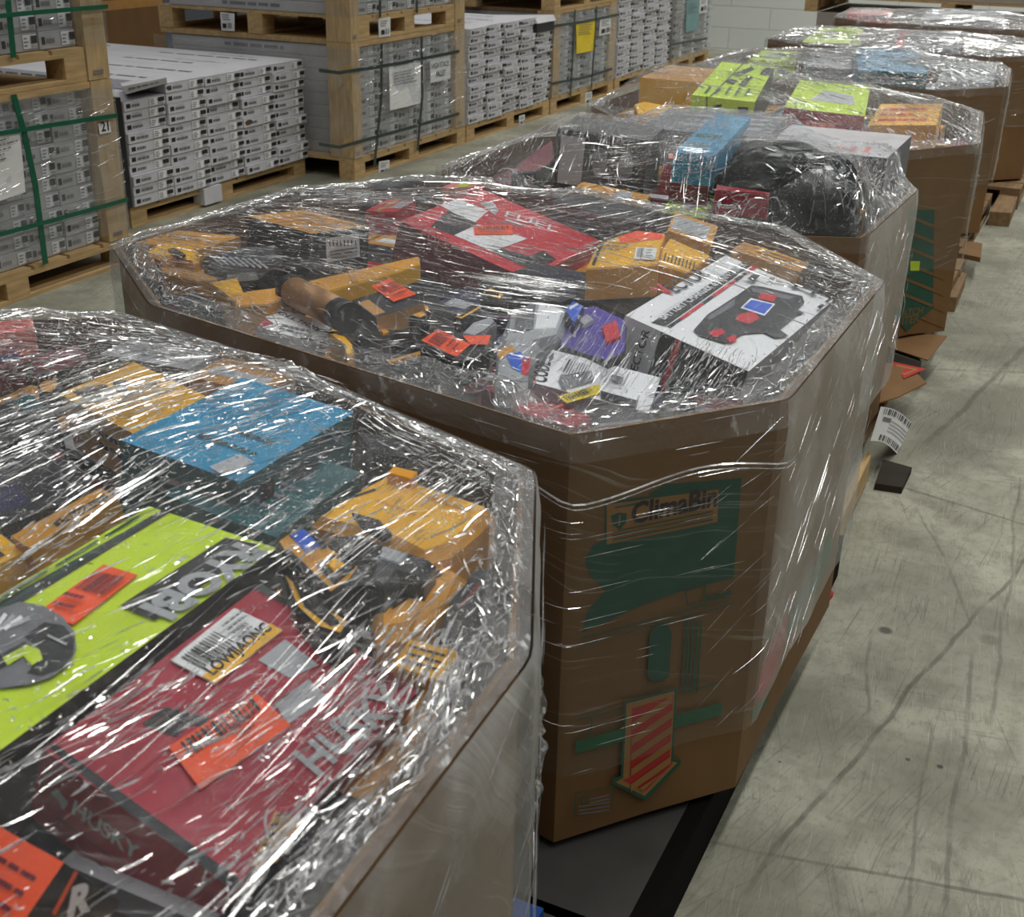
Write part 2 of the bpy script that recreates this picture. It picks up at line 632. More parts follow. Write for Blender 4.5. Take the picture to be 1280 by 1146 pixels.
def carton_stack(xf, d, y0, y1, z0, z1, cols, rows, card, desc, colour, group, seed, jit=0.008, stagger=0, skip=None, name='flat_carton'):
    rng = random.Random(seed)
    wy, h = (y1 - y0) / cols, (z1 - z0) / rows
    protos = []
    for i in range(4):
        o = carton_mesh(wy - 0.004, h - 0.0012, d, card, seed * 4 + i).build(name, origin=(0, 0, 0))
        protos.append([o, False])
    out = {}
    for c in range(cols):
        for r in range(rows):
            if skip and skip(c, r):
                continue
            p = protos[rng.randrange(4)]
            if p[1]:
                o = p[0].copy()
                COL.objects.link(o)
            else:
                o = p[0]
                p[1] = True
            off = wy * 0.28 * (1 if (rows - r) % 2 else 0.4) if stagger and r >= rows - stagger else 0
            if off and c == cols - 1:
                off = off * 0.2
            o.location = (xf - d / 2 + rng.uniform(-jit, jit), y0 + (c + 0.5) * wy + off * 0, z0 + r * h)
            o.rotation_euler = (0, 0, rng.uniform(-1, 1) * 0.0015)
            pos = 'bottom row' if r == 0 else 'top row' if r == rows - 1 else ORD[r] + ' row up'
            tag(o, '%s carton, %s, %s column, %s' % (colour, pos, CO[c], desc), 'box', group)
            out[(c, r)] = o
    for p in protos:
        if not p[1]:
            bpy.data.objects.remove(p[0])
    return out


def post(x0, x1, y0, y1, z0, z1, label, group):
    k = MB()
    rng = random.Random(int(y0 * 100 + z0 * 1000))
    n = 6
    ring = []
    for i in range(n + 1):
        z = z0 + (z1 - z0) * i / n
        dx, dy = (rng.uniform(-0.002, 0.002) if 0 < i < n else 0), (rng.uniform(-0.002, 0.002) if 0 < i < n else 0)
        ring.append([(x0 + dx, y0 + dy, z), (x1 + dx, y0 + dy, z), (x1 + dx, y1 + dy, z), (x0 + dx, y1 + dy, z)])
    k.poly(list(reversed(ring[0])), WOODV)
    for a, b in zip(ring, ring[1:]):
        for q in range(4):
            k.poly([a[q], a[(q + 1) % 4], b[(q + 1) % 4], b[q]], WOODV)
    k.poly(ring[-1], WOODV)
    # a few knots and a stamp on the aisle face
    f = Face(k, (x1 + 0.001, y0, z0), (0, y1 - y0, 0), (0, 0, z1 - z0), (1, 0, 0))
    for i in range(3):
        u, v, r = rng.uniform(0.2, 0.8), rng.uniform(0.1, 0.9), rng.uniform(0.05, 0.1)
        f.polyuv([(u + r * math.cos(a * 0.8), v + r * 0.14 * math.sin(a * 0.8)) for a in range(8)], TAN)
    f.lines(0.2, 0.025, 0.75, 0.06, 2, GREYINK, rng, fill=0.6)
    return tag(k.build('corner_post'), label, 'post', group)


def strap(path, wid, m, label, axis='z', name='strap'):
    """flat packing strap along a path on the face of a load; axis: the direction its width runs"""
    k = MB()
    a = Vector((0, 0, wid / 2)) if axis == 'z' else Vector((0, wid / 2, 0))
    P = [Vector(p) for p in path]
    for p, q in zip(P, P[1:]):
        nn = (q - p).cross(a).normalized() * 0.0016
        k.hexa([p - a - nn, q - a - nn, q - a + nn, p - a + nn, p + a - nn, q + a - nn, q + a + nn, p + a + nn], m)
    return tag(k.build(name), label, 'strap')


def sheet(name, pts, n, thick, m, label, cat, draw=None, group=None, wave=0.0):
    """a paper sheet hung on a face; pts: four corners, lower left, lower right, upper right, upper left"""
    k = MB()
    n = Vector(n).normalized()
    P = [Vector(p) for p in pts]
    nu = 7
    if wave:
        g = []
        for j in range(nu + 1):
            row = []
            for i in range(nu + 1):
                u, v = i / nu, j / nu
                b = (P[0] * (1 - u) + P[1] * u) * (1 - v) + (P[3] * (1 - u) + P[2] * u) * v
                row.append(b + n * (wave * (0.5 + 0.5 * math.sin(u * 5 + v * 3.0)) * (1 - v * 0.6)))
            g.append(row)
        for j in range(nu):
            for i in range(nu):
                k.poly([g[j][i], g[j][i + 1], g[j + 1][i + 1], g[j + 1][i]], m, True)
                k.poly([g[j + 1][i] - n * thick, g[j + 1][i + 1] - n * thick, g[j][i + 1] - n * thick, g[j][i] - n * thick], m, True)
    else:
        k.prism(P, n * -thick, m)
    if draw:
        f = Face(k, P[0] + n * wave, P[1] - P[0], P[3] - P[0], n)
        draw(f)
    return tag(k.build(name), label, cat, group)


def sheet_px(name, quad, x, m, label, cat, draw=None, wave=0.0, group=None):
    return sheet(name, [PX(*q, x) for q in quad], (1, 0, 0), 0.0015, m, label, cat, draw, group, wave)


# ------------------------------------------------------------------ stretch film
def film_mat(name, rot=(0, 0, 0), stretch=(5, 120, 40), haze=0.05, streak=0.25, gloss=0.10, edge=0.45, bump=0.5, rough=0.16, tint=(0.93, 0.95, 0.97)):
    if name in _M:
        return _M[name]
    m = bpy.data.materials.new(name)
    m.use_nodes = True
    nt = m.node_tree
    nt.nodes.clear()
    L = nt.links.new
    out = N(nt, 'ShaderNodeOutputMaterial')
    tc = N(nt, 'ShaderNodeTexCoord')
    mr = N(nt, 'ShaderNodeMapping')
    mr.inputs['Rotation'].default_value = rot
    ms = N(nt, 'ShaderNodeMapping')
    ms.inputs['Scale'].default_value = stretch
    L(tc.outputs['Object'], mr.inputs[0])
    # a little wander so that the pulled lines are not ruled
    wn = N(nt, 'ShaderNodeTexNoise')
    wn.inputs['Scale'].default_value = 3.5
    L(tc.outputs['Object'], wn.inputs['Vector'])
    wm = N(nt, 'ShaderNodeVectorMath', operation='SCALE')
    wm.inputs['Scale'].default_value = 0.12
    L(wn.outputs['Color'], wm.inputs[0])
    wa = N(nt, 'ShaderNodeVectorMath', operation='ADD')
    L(mr.outputs[0], wa.inputs[0])
    L(wm.outputs[0], wa.inputs[1])
    L(wa.outputs[0], ms.inputs[0])
    n1 = N(nt, 'ShaderNodeTexNoise')
    n1.inputs['Scale'].default_value = 1.0
    n1.inputs['Detail'].default_value = 6
    n1.inputs['Roughness'].default_value = 0.65
    L(ms.outputs[0], n1.inputs['Vector'])
    n2 = N(nt, 'ShaderNodeTexNoise')
    n2.inputs['Scale'].default_value = 55
    n2.inputs['Detail'].default_value = 4
    n2.inputs['Distortion'].default_value = 1.2
    L(tc.outputs['Object'], n2.inputs['Vector'])
    n3 = N(nt, 'ShaderNodeTexNoise')
    n3.inputs['Scale'].default_value = 5.5
    n3.inputs['Detail'].default_value = 3
    L(tc.outputs['Object'], n3.inputs['Vector'])

    def rng_(x, lo, hi, a, z):
        q = N(nt, 'ShaderNodeMapRange', interpolation_type='SMOOTHSTEP')
        L(x, q.inputs[0])
        for i, v in enumerate((lo, hi, a, z)):
            q.inputs[i + 1].default_value = v
        return q.outputs[0]

    def mt(op, a, b):
        q = N(nt, 'ShaderNodeMath', operation=op)
        for i, v in enumerate((a, b)):
            if isinstance(v, (int, float)):
                q.inputs[i].default_value = v
            else:
                L(v, q.inputs[i])
        q.use_clamp = True
        return q.outputs[0]

    hmix = N(nt, 'ShaderNodeMath', operation='MULTIPLY_ADD')
    L(n2.outputs['Fac'], hmix.inputs[0])
    hmix.inputs[1].default_value = 0.55
    L(n1.outputs['Fac'], hmix.inputs[2])
    bp = N(nt, 'ShaderNodeBump')
    bp.inputs['Strength'].default_value = bump
    bp.inputs['Distance'].default_value = 0.006
    L(hmix.outputs[0], bp.inputs['Height'])
    lw = N(nt, 'ShaderNodeLayerWeight')
    lw.inputs['Blend'].default_value = 0.5
    fz = N(nt, 'ShaderNodeMath', operation='POWER')
    L(lw.outputs['Facing'], fz.inputs[0])
    fz.inputs[1].default_value = 3.0
    graze = mt('MULTIPLY', fz.outputs[0], edge)
    patch = rng_(n3.outputs['Fac'], 0.40, 0.66, 0.25, 1.0)
    stk = mt('MULTIPLY', rng_(n1.outputs['Fac'], 0.55, 0.70, 0.0, 1.0), patch)
    fac_g = mt('ADD', mt('ADD', graze, gloss), mt('MULTIPLY', stk, 0.22))
    fac_h = mt('ADD', mt('ADD', mt('MULTIPLY', stk, streak), mt('MULTIPLY', graze, 0.35)), mt('MULTIPLY', patch, haze))
    tr = N(nt, 'ShaderNodeBsdfTransparent')
    tr.inputs[0].default_value = tint + (1,)
    gl = N(nt, 'ShaderNodeBsdfGlossy')
    gl.inputs['Roughness'].default_value = rough
    gl.inputs['Color'].default_value = (1, 1, 1, 1)
    L(bp.outputs[0], gl.inputs['Normal'])
    df = N(nt, 'ShaderNodeBsdfDiffuse')
    df.inputs['Color'].default_value = (0.86, 0.88, 0.9, 1)
    L(bp.outputs[0], df.inputs['Normal'])
    tl = N(nt, 'ShaderNodeBsdfTranslucent')
    tl.inputs['Color'].default_value = (0.86, 0.88, 0.9, 1)
    hz = N(nt, 'ShaderNodeMixShader')
    hz.inputs[0].default_value = 0.35
    L(df.outputs[0], hz.inputs[1])
    L(tl.outputs[0], hz.inputs[2])
    a = N(nt, 'ShaderNodeMixShader')
    L(fac_h, a.inputs[0])
    L(tr.outputs[0], a.inputs[1])
    L(hz.outputs[0], a.inputs[2])
    b = N(nt, 'ShaderNodeMixShader')
    L(fac_g, b.inputs[0])
    L(a.outputs[0], b.inputs[1])
    L(gl.outputs[0], b.inputs[2])
    L(b.outputs[0], out.inputs[0])
    _M[name] = m
    return m


def crease_mat():
    """film gathered into a cord: milky and glossy"""
    m = bpy.data.materials.new('gathered_film')
    m.use_nodes = True
    nt = m.node_tree
    nt.nodes.clear()
    L = nt.links.new
    out = N(nt, 'ShaderNodeOutputMaterial')
    tr = N(nt, 'ShaderNodeBsdfTransparent')
    df = N(nt, 'ShaderNodeBsdfDiffuse')
    df.inputs['Color'].default_value = (0.85, 0.87, 0.9, 1)
    gl = N(nt, 'ShaderNodeBsdfGlossy')
    gl.inputs['Roughness'].default_value = 0.17
    tc = N(nt, 'ShaderNodeTexCoord')
    nz = N(nt, 'ShaderNodeTexNoise')
    nz.inputs['Scale'].default_value = 45
    L(tc.outputs['Object'], nz.inputs['Vector'])
    mr = N(nt, 'ShaderNodeMapRange')
    L(nz.outputs['Fac'], mr.inputs[0])
    for i, v in enumerate((0.35, 0.65, 0.12, 0.8)):
        mr.inputs[i + 1].default_value = v
    a = N(nt, 'ShaderNodeMixShader')
    L(mr.outputs[0], a.inputs[0])
    L(tr.outputs[0], a.inputs[1])
    L(df.outputs[0], a.inputs[2])
    b = N(nt, 'ShaderNodeMixShader')
    b.inputs[0].default_value = 0.58
    L(a.outputs[0], b.inputs[1])
    L(gl.outputs[0], b.inputs[2])
    L(b.outputs[0], out.inputs[0])
    return m


CREASE = crease_mat()
FILM_SIDE = film_mat('side_film', (0.0, 0.0, 0.0), (1.3, 1.3, 130), 0.05, 0.20, 0.04, 0.20, 0.35, 0.25)
FILM_HAZY = film_mat('hazy_film', (0.06, 0.0, 0.0), (1.5, 1.5, 90), 0.20, 0.22, 0.04, 0.2, 0.4, 0.28)  # stronger milky haze than the side film


def crease(k, path, wid, hgt, nrm, m=None):
    """one gathered line of film: a low ridge along a path"""
    m = m or CREASE
    P = [Vector(p) for p in path]
    n = len(P)
    L_, C, R = [], [], []
    for i, p in enumerate(P):
        t = (P[min(i + 1, n - 1)] - P[max(i - 1, 0)]).normalized()
        s = t.cross(nrm).normalized()
        f = 1.0 if 0 < i < n - 1 else 0.15
        L_.append(p - s * wid * 0.5 * f)
        R.append(p + s * wid * 0.5 * f)
        C.append(p + nrm * hgt * f)
    b = len(k.v)
    k.v.extend(L_ + C + R)
    mi = k.mi(m)
    for i in range(n - 1):
        for o1, o2 in ((0, n), (n, 2 * n)):
            k.f.append((b + o1 + i, b + o2 + i, b + o2 + i + 1, b + o1 + i + 1))
            k.m.append(mi)
            k.s.append(False)


def film_round_load(x0, x1, y0, y1, z0, z1, label, m, seed, n=60):
    """film pulled round a square load: four sides, lightly waved, with horizontal gathered lines on the aisle side"""
    k = MB()
    rng = random.Random(seed)
    nu, nv = 14, 10
    cs = [(x1, y0), (x1, y1), (x0, y1), (x0, y0)]
    for s in (3, 0, 1):
        (ax, ay), (bx, by) = cs[s], cs[(s + 1) % 4]
        nn = Vector((by - ay, ax - bx, 0)).normalized()
        g = []
        for j in range(nv + 1):
            row = []
            for i in range(nu + 1):
                u, v = i / nu, j / nv
                p = Vector((ax + (bx - ax) * u, ay + (by - ay) * u, z0 + (z1 - z0) * v))
                if 0 < i < nu:
                    p += nn * (0.003 + 0.004 * noise.noise(p * 9))
                row.append(p)
            g.append(row)
        for j in range(nv):
            for i in range(nu):
                k.poly([g[j][i], g[j][i + 1], g[j + 1][i + 1], g[j + 1][i]], m, True)
    for i in range(n):
        yy, zz = rng.uniform(y0, y1), rng.choice([rng.uniform(z0, z1), z0 + (z1 - z0) * rng.gauss(0.5, 0.06), z0 + (z1 - z0) * rng.gauss(0.85, 0.05)])
        zz = min(max(zz, z0), z1)
        ln = rng.uniform(0.02, 0.12)
        crease(k, [(x1 + 0.008, min(yy + ln * q / 3, y1), zz + rng.uniform(-0.002, 0.002) + ln * 0.05 * q) for q in range(4)], rng.uniform(0.001, 0.003), 0.001, Vector((1, 0, 0)))
    return tag(k.build('stretch_film'), label, 'stretch film')


# ------------------------------------------------------------------ the stacks along the left side
XF = -3.74
G_A = 'cartons in the crate numbered 21'
# numbered crate: two tiers
make_pallet('wooden pallet carrying the strapped crate numbered 21', -5.0, -3.66, 2.62, 3.94, 0.0)
carton_stack(-3.70, 1.2, 2.66, 3.775, 0.117, 0.735, 6, 10, GREYCARD, 'the lower crate numbered 21', 'pale grey', G_A, 1, skip=lambda c, r: c < 2)
carton_stack(-3.70, 1.2, 2.66, 3.77, 0.895, 1.16, 6, 4, GREYCARD, 'the crate stacked above number 21', 'pale grey', 'cartons in the crate stacked above number 21', 2, skip=lambda c, r: c < 2)
post(-3.76, -3.655, 3.785, 3.90, 0.117, 0.762, 'tall wooden corner post with the white number 21 tag', 'corner posts of the strapped crates')
post(-3.76, -3.655, 3.78, 3.895, 0.765, 1.42, 'upper wooden corner post standing on the post numbered 21', 'corner posts of the strapped crates')
k = MB()
k.box(-5.0, -3.655, 2.62, 3.78, 0.738, 0.762, WOOD)
tag(k.build('top_board'), 'pale wooden top board lying over the crate numbered 21', 'board')
make_pallet('upper wooden pallet resting on the crate numbered 21', -5.0, -3.66, 2.62, 3.776, 0.764, 0.128)
film_round_load(-4.95, -3.652, 2.64, 3.908, 0.15, 0.74, 'clear film wrapped round the crate numbered 21', FILM_HAZY, 5, 90)
film_round_load(-4.95, -3.648, 2.64, 3.904, 0.897, 1.4, 'clear film wrapped round the upper crate above number 21', FILM_SIDE, 6, 40)
xs = -3.640
strap([PX(0, 167, xs), PX(60, 157, xs), PX(147, 144, xs)], 0.017, STRAP, 'upper green strap running across the crate numbered 21')
strap([PX(0, 293, xs), PX(60, 277, xs), PX(160, 249, xs)], 0.017, STRAP, 'lower green strap running across the crate numbered 21')
strap([PX(0, 20, xs), PX(50, 15, xs), PX(135, 8, xs)], 0.016, STRAP, 'green strap across the upper crate above number 21')
strap([PX(17, 118, xs - .006), PX(30, 165, xs - .004), PX(44, 230, xs - .004), PX(57, 330, xs - .004)], 0.026, STRAP, 'green strap hanging down the front of the crate numbered 21', 'y')
strap([PX(10, 0, xs - .004), PX(17, 72, xs - .004)], 0.024, STRAP, 'green strap down the front of the upper crate above number 21', 'y')
rs = random.Random(3)


def draw_note(f):
    f.lines(0.1, 0.55, 0.85, 0.9, 5, GREYINK, rs, fill=0.3)


sheet_px('packing_slip', [(-34, 262), (32, 240), (24, 167), (-36, 172)], -3.648, PAPER, 'white packing sheet hung on the crate numbered 21', 'paper', draw_note, 0.006)
k = MB()
P4 = [PX(125, 168, -3.645), PX(139, 165, -3.645), PX(137, 152, -3.645), PX(123, 155, -3.645)]
k.prism(P4, (-0.0015, 0, 0), PAPER)
f = Face(k, P4[0], P4[1] - P4[0], P4[3] - P4[0], (1, 0, 0))
f.textuv('21', (0.16, 0.2), (0.84, 0.2), INK, 1.0, 0.03)
tag(k.build('number_tag'), 'small white tag reading 21 on the wooden post', 'tag')

# open stack of white cartons
make_pallet('wooden pallet under the open stack of white cartons', -5.9, -4.06, 4.36, 5.785, 0.0, 0.10)
cb = carton_stack(-4.04, 1.85, 4.37, 5.785, 0.1, 0.63, 5, 11, WHITECARD, 'the open white stack beside crate 21', 'white', 'cartons in the open white stack', 3, 0.012, skip=lambda c, r: c == 0 and r == 10)
# torn corners on the open stack
for (c, r, y, z, s) in ((2, 5, 0.11, 0.024, 0.028), (3, 5, -0.10, 0.024, 0.038), (2, 4, 0.08, 0.03, 0.03), (1, 10, -0.12, 0.024, 0.018)):
    o = cb[(c, r)]
    k = MB()
    rr = random.Random(c * 10 + r)
    pts = [(0.9265 + 0.0, y + s * (0.6 + 0.4 * rr.random()) * math.cos(a * 0.7), z + s * 0.42 * (0.6 + 0.4 * rr.random()) * math.sin(a * 0.7)) for a in range(9)]
    k.prism([Vector(p) + o.location for p in pts], (-0.004, 0, 0), KRAFT_IN)
    q = k.build('torn_patch', o)
    q['label'] = 'torn brown patch'
k = MB()
k.hexa([PX(157, 118, -4.0), PX(209, 104, -4.0), PX(209, 104, -4.25), PX(157, 118, -4.25), PX(153, 108, -3.98), PX(208, 97, -3.98), PX(200, 93, -4.25), PX(150, 104, -4.25)], WHITECARD)
f = Face(k, PX(157, 118, -3.99), PX(209, 104, -3.99) - PX(157, 118, -3.99), PX(153, 108, -3.985) - PX(157, 118, -3.99), (1, 0, 0.1))
f.lines(0.1, 0.2, 0.9, 0.8, 1, GREYINK, rs, fill=0.5)
tag(k.build('carton_flap'), 'white torn carton flap lying over the first column of the open stack', 'cardboard flap')
k = MB()
k.box(-5.88, -4.045, 4.335, 4.362, 0.1, 0.60, BLACK)
k.box(-4.10, -4.045, 4.30, 4.335, 0.1, 0.585, BLACK)
tag(k.build('edge_protector'), 'black upright edge board beside the open white stack', 'edge board')
k = MB()
k.box(-4.1, -4.03, 4.86, 5.0, 0.012, 0.095, WHITECARD)
tag(k.build('carton_offcut'), 'white carton offcut pushed into the pallet under the open stack', 'cardboard')

# high stack crate: two tiers
make_pallet('wooden pallet under the crate marked high stack', -5.1, XF, 5.80, 7.12, 0.0, 0.115)
carton_stack(XF - 0.03, 1.25, 5.895, 6.98, 0.117, 0.70, 5, 9, GREYCARD, 'the high stack crate', 'grey', 'cartons in the high stack crate', 4, 0.004)
k = MB()
k.box(-5.1, XF, 5.89, 6.975, 0.702, 0.728, WOOD)
tag(k.build('top_board'), 'pale wooden top board lying over the high stack crate', 'board')
for (a, b, z0, z1, l) in ((5.80, 5.885, 0.117, 0.728, 'nearer lower wooden corner post of the high stack crate'), (6.98, 7.10, 0.117, 0.728, 'farther lower wooden corner post of the high stack crate'),
                          (5.80, 5.885, 0.73, 1.4, 'nearer upper wooden corner post above the high stack crate'), (6.98, 7.10, 0.73, 1.4, 'farther upper wooden corner post above the high stack crate')):
    post(XF - 0.15, XF + 0.005, a, b, z0, z1, l, 'corner posts of the strapped crates')
make_pallet('upper wooden pallet resting on the high stack crate', -5.1, XF, 5.888, 6.978, 0.730, 0.125)
carton_stack(XF - 0.03, 1.25, 5.895, 6.98, 0.857, 1.1, 5, 4, GREYCARD, 'the load above the high stack crate', 'grey', 'cartons above the high stack crate', 5, 0.004)
film_round_load(-5.08, XF + 0.012, 5.80, 7.11, 0.12, 0.70, 'hazy film wrapped round the high stack crate', FILM_HAZY, 7, 90)
film_round_load(-5.08, XF + 0.012, 5.80, 7.11, 0.86, 1.35, 'clear film wrapped round the load above the high stack crate', FILM_SIDE, 8, 40)
xs = XF + 0.018
strap([PX(399, 88, xs), PX(424, 91, xs), PX(500, 79, xs), PX(574, 64, xs)], 0.018, DSTRAP, 'upper dark strap across the high stack crate')
strap([PX(399, 180, xs), PX(424, 184, xs), PX(500, 163, xs), PX(574, 142, xs)], 0.018, DSTRAP, 'lower dark strap across the high stack crate')
strap([PX(477, 55, xs), PX(477, 120, xs), PX(468, 207, xs)], 0.022, DSTRAP, 'nearer upright dark strap on the high stack crate', 'y')
strap([PX(527, 46, xs), PX(528, 120, xs), PX(522, 188, xs)], 0.022, DSTRAP, 'farther upright dark strap on the high stack crate', 'y')
strap([PX(475, 0, xs), PX(475, 22, xs)], 0.022, DSTRAP, 'nearer upright dark strap on the load above the high stack crate', 'y')
strap([PX(521, 0, xs), PX(521, 16, xs)], 0.022, DSTRAP, 'farther upright dark strap on the load above the high stack crate', 'y')
sheet_px('packing_slip', [(487, 138), (529, 128), (529, 77), (486, 85)], XF + 0.014, PAPER, 'white packing sheet hung on the high stack crate', 'paper', draw_note, 0.005)


def draw_high(f):
    f.textuv('HIGH STACK', (0.06, 0.58), (0.94, 0.58), INK, 1.15, 0.02)
    f.textuv('PALLET', (0.26, 0.2), (0.76, 0.2), INK, 1.2, 0.02)


sheet_px('stack_sign', [(538, 104), (563, 98), (563, 68), (538, 75)], XF + 0.014, PAPER, 'white sign reading high stack pallet on the crate', 'sign', draw_high)


def draw_lab(f):
    f.lines(0.15, 0.55, 0.85, 0.92, 3, GREYINK, rs, fill=0.4)
    f.rect(0.15, 0.15, 0.45, 0.4, INK)
    f.bars(0.55, 0.15, 0.9, 0.45, 5, INK, rs)


sheet_px('pallet_label', [(474, 47), (488, 45), (488, 21), (473, 24)], XF + 0.004, PAPER, 'white label on the upper pallet above the high stack crate', 'label', draw_lab)
sheet_px('pallet_label', [(473, 220), (486, 218), (487, 200), (474, 202)], XF + 0.004, PAPER, 'white label on the bottom pallet of the high stack crate', 'label', draw_lab)
# near side of that upper pallet carries a label as well
sheet('pallet_label', [PY(277, 38, 5.882), PY(293, 39, 5.882), PY(293, 17, 5.882), PY(275, 15, 5.882)], (0, -1, 0), 0.0015, PAPER, 'white label on the end of the upper pallet behind the open white stack', 'label', draw_lab)

# white stack beyond
make_pallet('wooden pallet under the white stack beyond the high stack crate', -5.1, XF, 7.14, 8.44, 0.0, 0.11)
carton_stack(XF + 0.01, 1.3, 7.15, 8.42, 0.112, 0.70, 5, 12, WHITECARD, 'the white stack behind the high stack crate', 'white', 'cartons in the white stack behind the high stack crate', 6, 0.014, skip=lambda c, r: c == 4 and r > 9)
k = MB()
k.box(-4.6, XF + 0.03, 8.13, 8.42, 0.60, 0.66, DARK)
k.hexa([(-4.3, 8.12, 0.662), (-3.70, 8.12, 0.662), (-3.70, 8.43, 0.662), (-4.3, 8.43, 0.662), (-4.3, 8.12, 0.666), (-3.72, 8.12, 0.69), (-3.72, 8.43, 0.70), (-4.3, 8.43, 0.67)], WHITECARD)
tag(k.build('opened_carton'), 'opened carton with a lifted white flap topping the white stack', 'box')

# crate with the yellow notice
make_pallet('wooden pallet under the crate with the yellow notice', -5.1, XF, 8.47, 9.72, 0.0, 0.115)
carton_stack(XF - 0.02, 1.2, 8.60, 9.58, 0.117, 0.69, 4, 9, GREYCARD, 'the crate with the yellow notice', 'grey', 'cartons in the crate with the yellow notice', 7, 0.004)
k = MB()
k.box(-5.1, XF, 8.605, 9.575, 0.692, 0.715, WOOD)
tag(k.build('top_board'), 'pale wooden top board lying over the crate with the yellow notice', 'board')
for (a, b, l) in ((8.48, 8.60, 'nearer wooden corner post of the crate with the yellow notice'), (9.58, 9.71, 'farther wooden corner post of the crate with the yellow notice')):
    post(XF - 0.13, XF + 0.005, a, b, 0.117, 0.715, l, 'corner posts of the strapped crates')
make_pallet('upper wooden pallet resting on the crate with the yellow notice', -5.1, XF, 8.48, 9.71, 0.717, 0.12)
carton_stack(XF - 0.02, 1.2, 8.6, 9.58, 0.839, 1.0, 4, 2, GREYCARD, 'the load above the yellow notice', 'grey', 'cartons above the crate with the yellow notice', 8, 0.004)
film_round_load(-5.08, XF + 0.008, 8.475, 9.715, 0.12, 0.69, 'hazy film wrapped round the crate with the yellow notice', FILM_HAZY, 9, 60)
strap([PX(690, 33, xs), PX(730, 27, xs), PX(774, 18, xs)], 0.018, DSTRAP, 'upper dark strap across the crate with the yellow notice')
strap([PX(688, 105, xs), PX(730, 97, xs), PX(765, 86, xs)], 0.018, DSTRAP, 'lower dark strap across the crate with the yellow notice')
strap([PX(719, 12, xs), PX(716, 70, xs), PX(713, 123, xs)], 0.022, DSTRAP, 'nearer upright dark strap on the crate with the yellow notice', 'y')
strap([PX(746, 8, xs), PX(743, 60, xs), PX(739, 112, xs)], 0.022, DSTRAP, 'farther upright dark strap on the crate with the yellow notice', 'y')
sheet_px('yellow_notice', [(720, 67), (743, 63), (745, 25), (720, 27)], XF + 0.014, YPAPER, 'bright yellow notice sheet on the wrapped crate', 'paper', draw_note, 0.006)
sheet_px('packing_slip', [(749, 45), (763, 42), (764, 22), (750, 25)], XF + 0.014, PAPER, 'small white slip beside the yellow notice', 'paper', draw_lab)
sheet_px('pallet_label', [(731, 132), (740, 130), (740, 114), (732, 116)], XF + 0.004, PAPER, 'white label on the pallet under the yellow notice crate', 'label', draw_lab)
sheet_px('pallet_label', [(649, 112 + 45), (656, 155), (656, 143), (649, 145)], XF + 0.004, PAPER, 'white label on the pallet under the farther white stack', 'label', draw_lab)

# second white stack and the last wrapped load
make_pallet('wooden pallet under the white stack beyond the yellow notice crate', -5.1, XF, 9.76, 11.1, 0.0, 0.115)
carton_stack(XF, 1.3, 9.77, 11.08, 0.117, 0.80, 4, 13, WHITECARD, 'the white stack behind the yellow notice', 'white', 'cartons in the white stack behind the yellow notice crate', 9, 0.012)
make_pallet('wooden pallet under the last wrapped stack by the block wall', -5.1, XF, 11.2, 12.3, 0.0, 0.115)
carton_stack(XF - 0.02, 1.2, 11.22, 12.28, 0.117, 0.85, 3, 11, TAUPECARD, 'the last wrapped stack by the wall', 'taupe', 'cartons in the last wrapped stack', 10, 0.004)
film_round_load(-5.08, XF + 0.006, 11.2, 12.3, 0.11, 0.86, 'hazy film round the last stack by the block wall', FILM_HAZY, 10, 40)
strap([PX(838, 56, xs), PX(884, 48, xs)], 0.018, DSTRAP, 'dark strap across the last wrapped stack by the wall')
sheet_px('packing_slip', [(857, 40), (873, 37), (875, 0), (859, 0)], XF + 0.012, PALETEAL, 'pale sheet on the last wrapped stack by the wall', 'paper', draw_note)
sheet_px('pallet_label', [(874, 17), (884, 15), (885, -4), (875, -3)], XF + 0.013, PAPER, 'white label on the last wrapped stack by the wall', 'label', draw_lab)

k = MB()
k.box(-7.3, -6.15, 5.3, 7.15, 0.0, 1.5, KRAFT)
f = Face(k, (-6.15, 5.3, 0), (0, 1.85, 0), (0, 0, 1.5), (1, 0, 0))
f.rect(0.0, 0.48, 1.0, 0.52, TAN)
f = Face(k, (-7.3, 5.3, 0), (1.15, 0, 0), (0, 0, 1.5), (0, -1, 0))
f.rect(0.47, 0.0, 0.53, 1.0, TAN)
tag(k.build('tall_carton'), 'tall kraft carton standing in shade behind the open white stack', 'box')

# crate of cartons beyond the bins on the far side
make_pallet('wooden pallet high on the wrapped stack beyond the farthest bin', -2.35, -0.2, 10.2, 11.4, 0.68, 0.12)
carton_stack(-0.25, 2.0, 10.22, 11.38, 0.117, 0.678, 4, 6, TAUPECARD, 'the stack beyond the farthest bin', 'taupe', 'cartons beyond the farthest bin', 11, 0.004)
make_pallet('wooden pallet on the floor beyond the farthest bin', -2.35, -0.2, 10.2, 11.4, 0.0, 0.115)
carton_stack(-0.25, 2.0, 10.22, 11.38, 0.802, 1.0, 4, 2, TAUPECARD, 'the upper load beyond the farthest bin', 'taupe', 'upper cartons beyond the farthest bin', 12, 0.004)

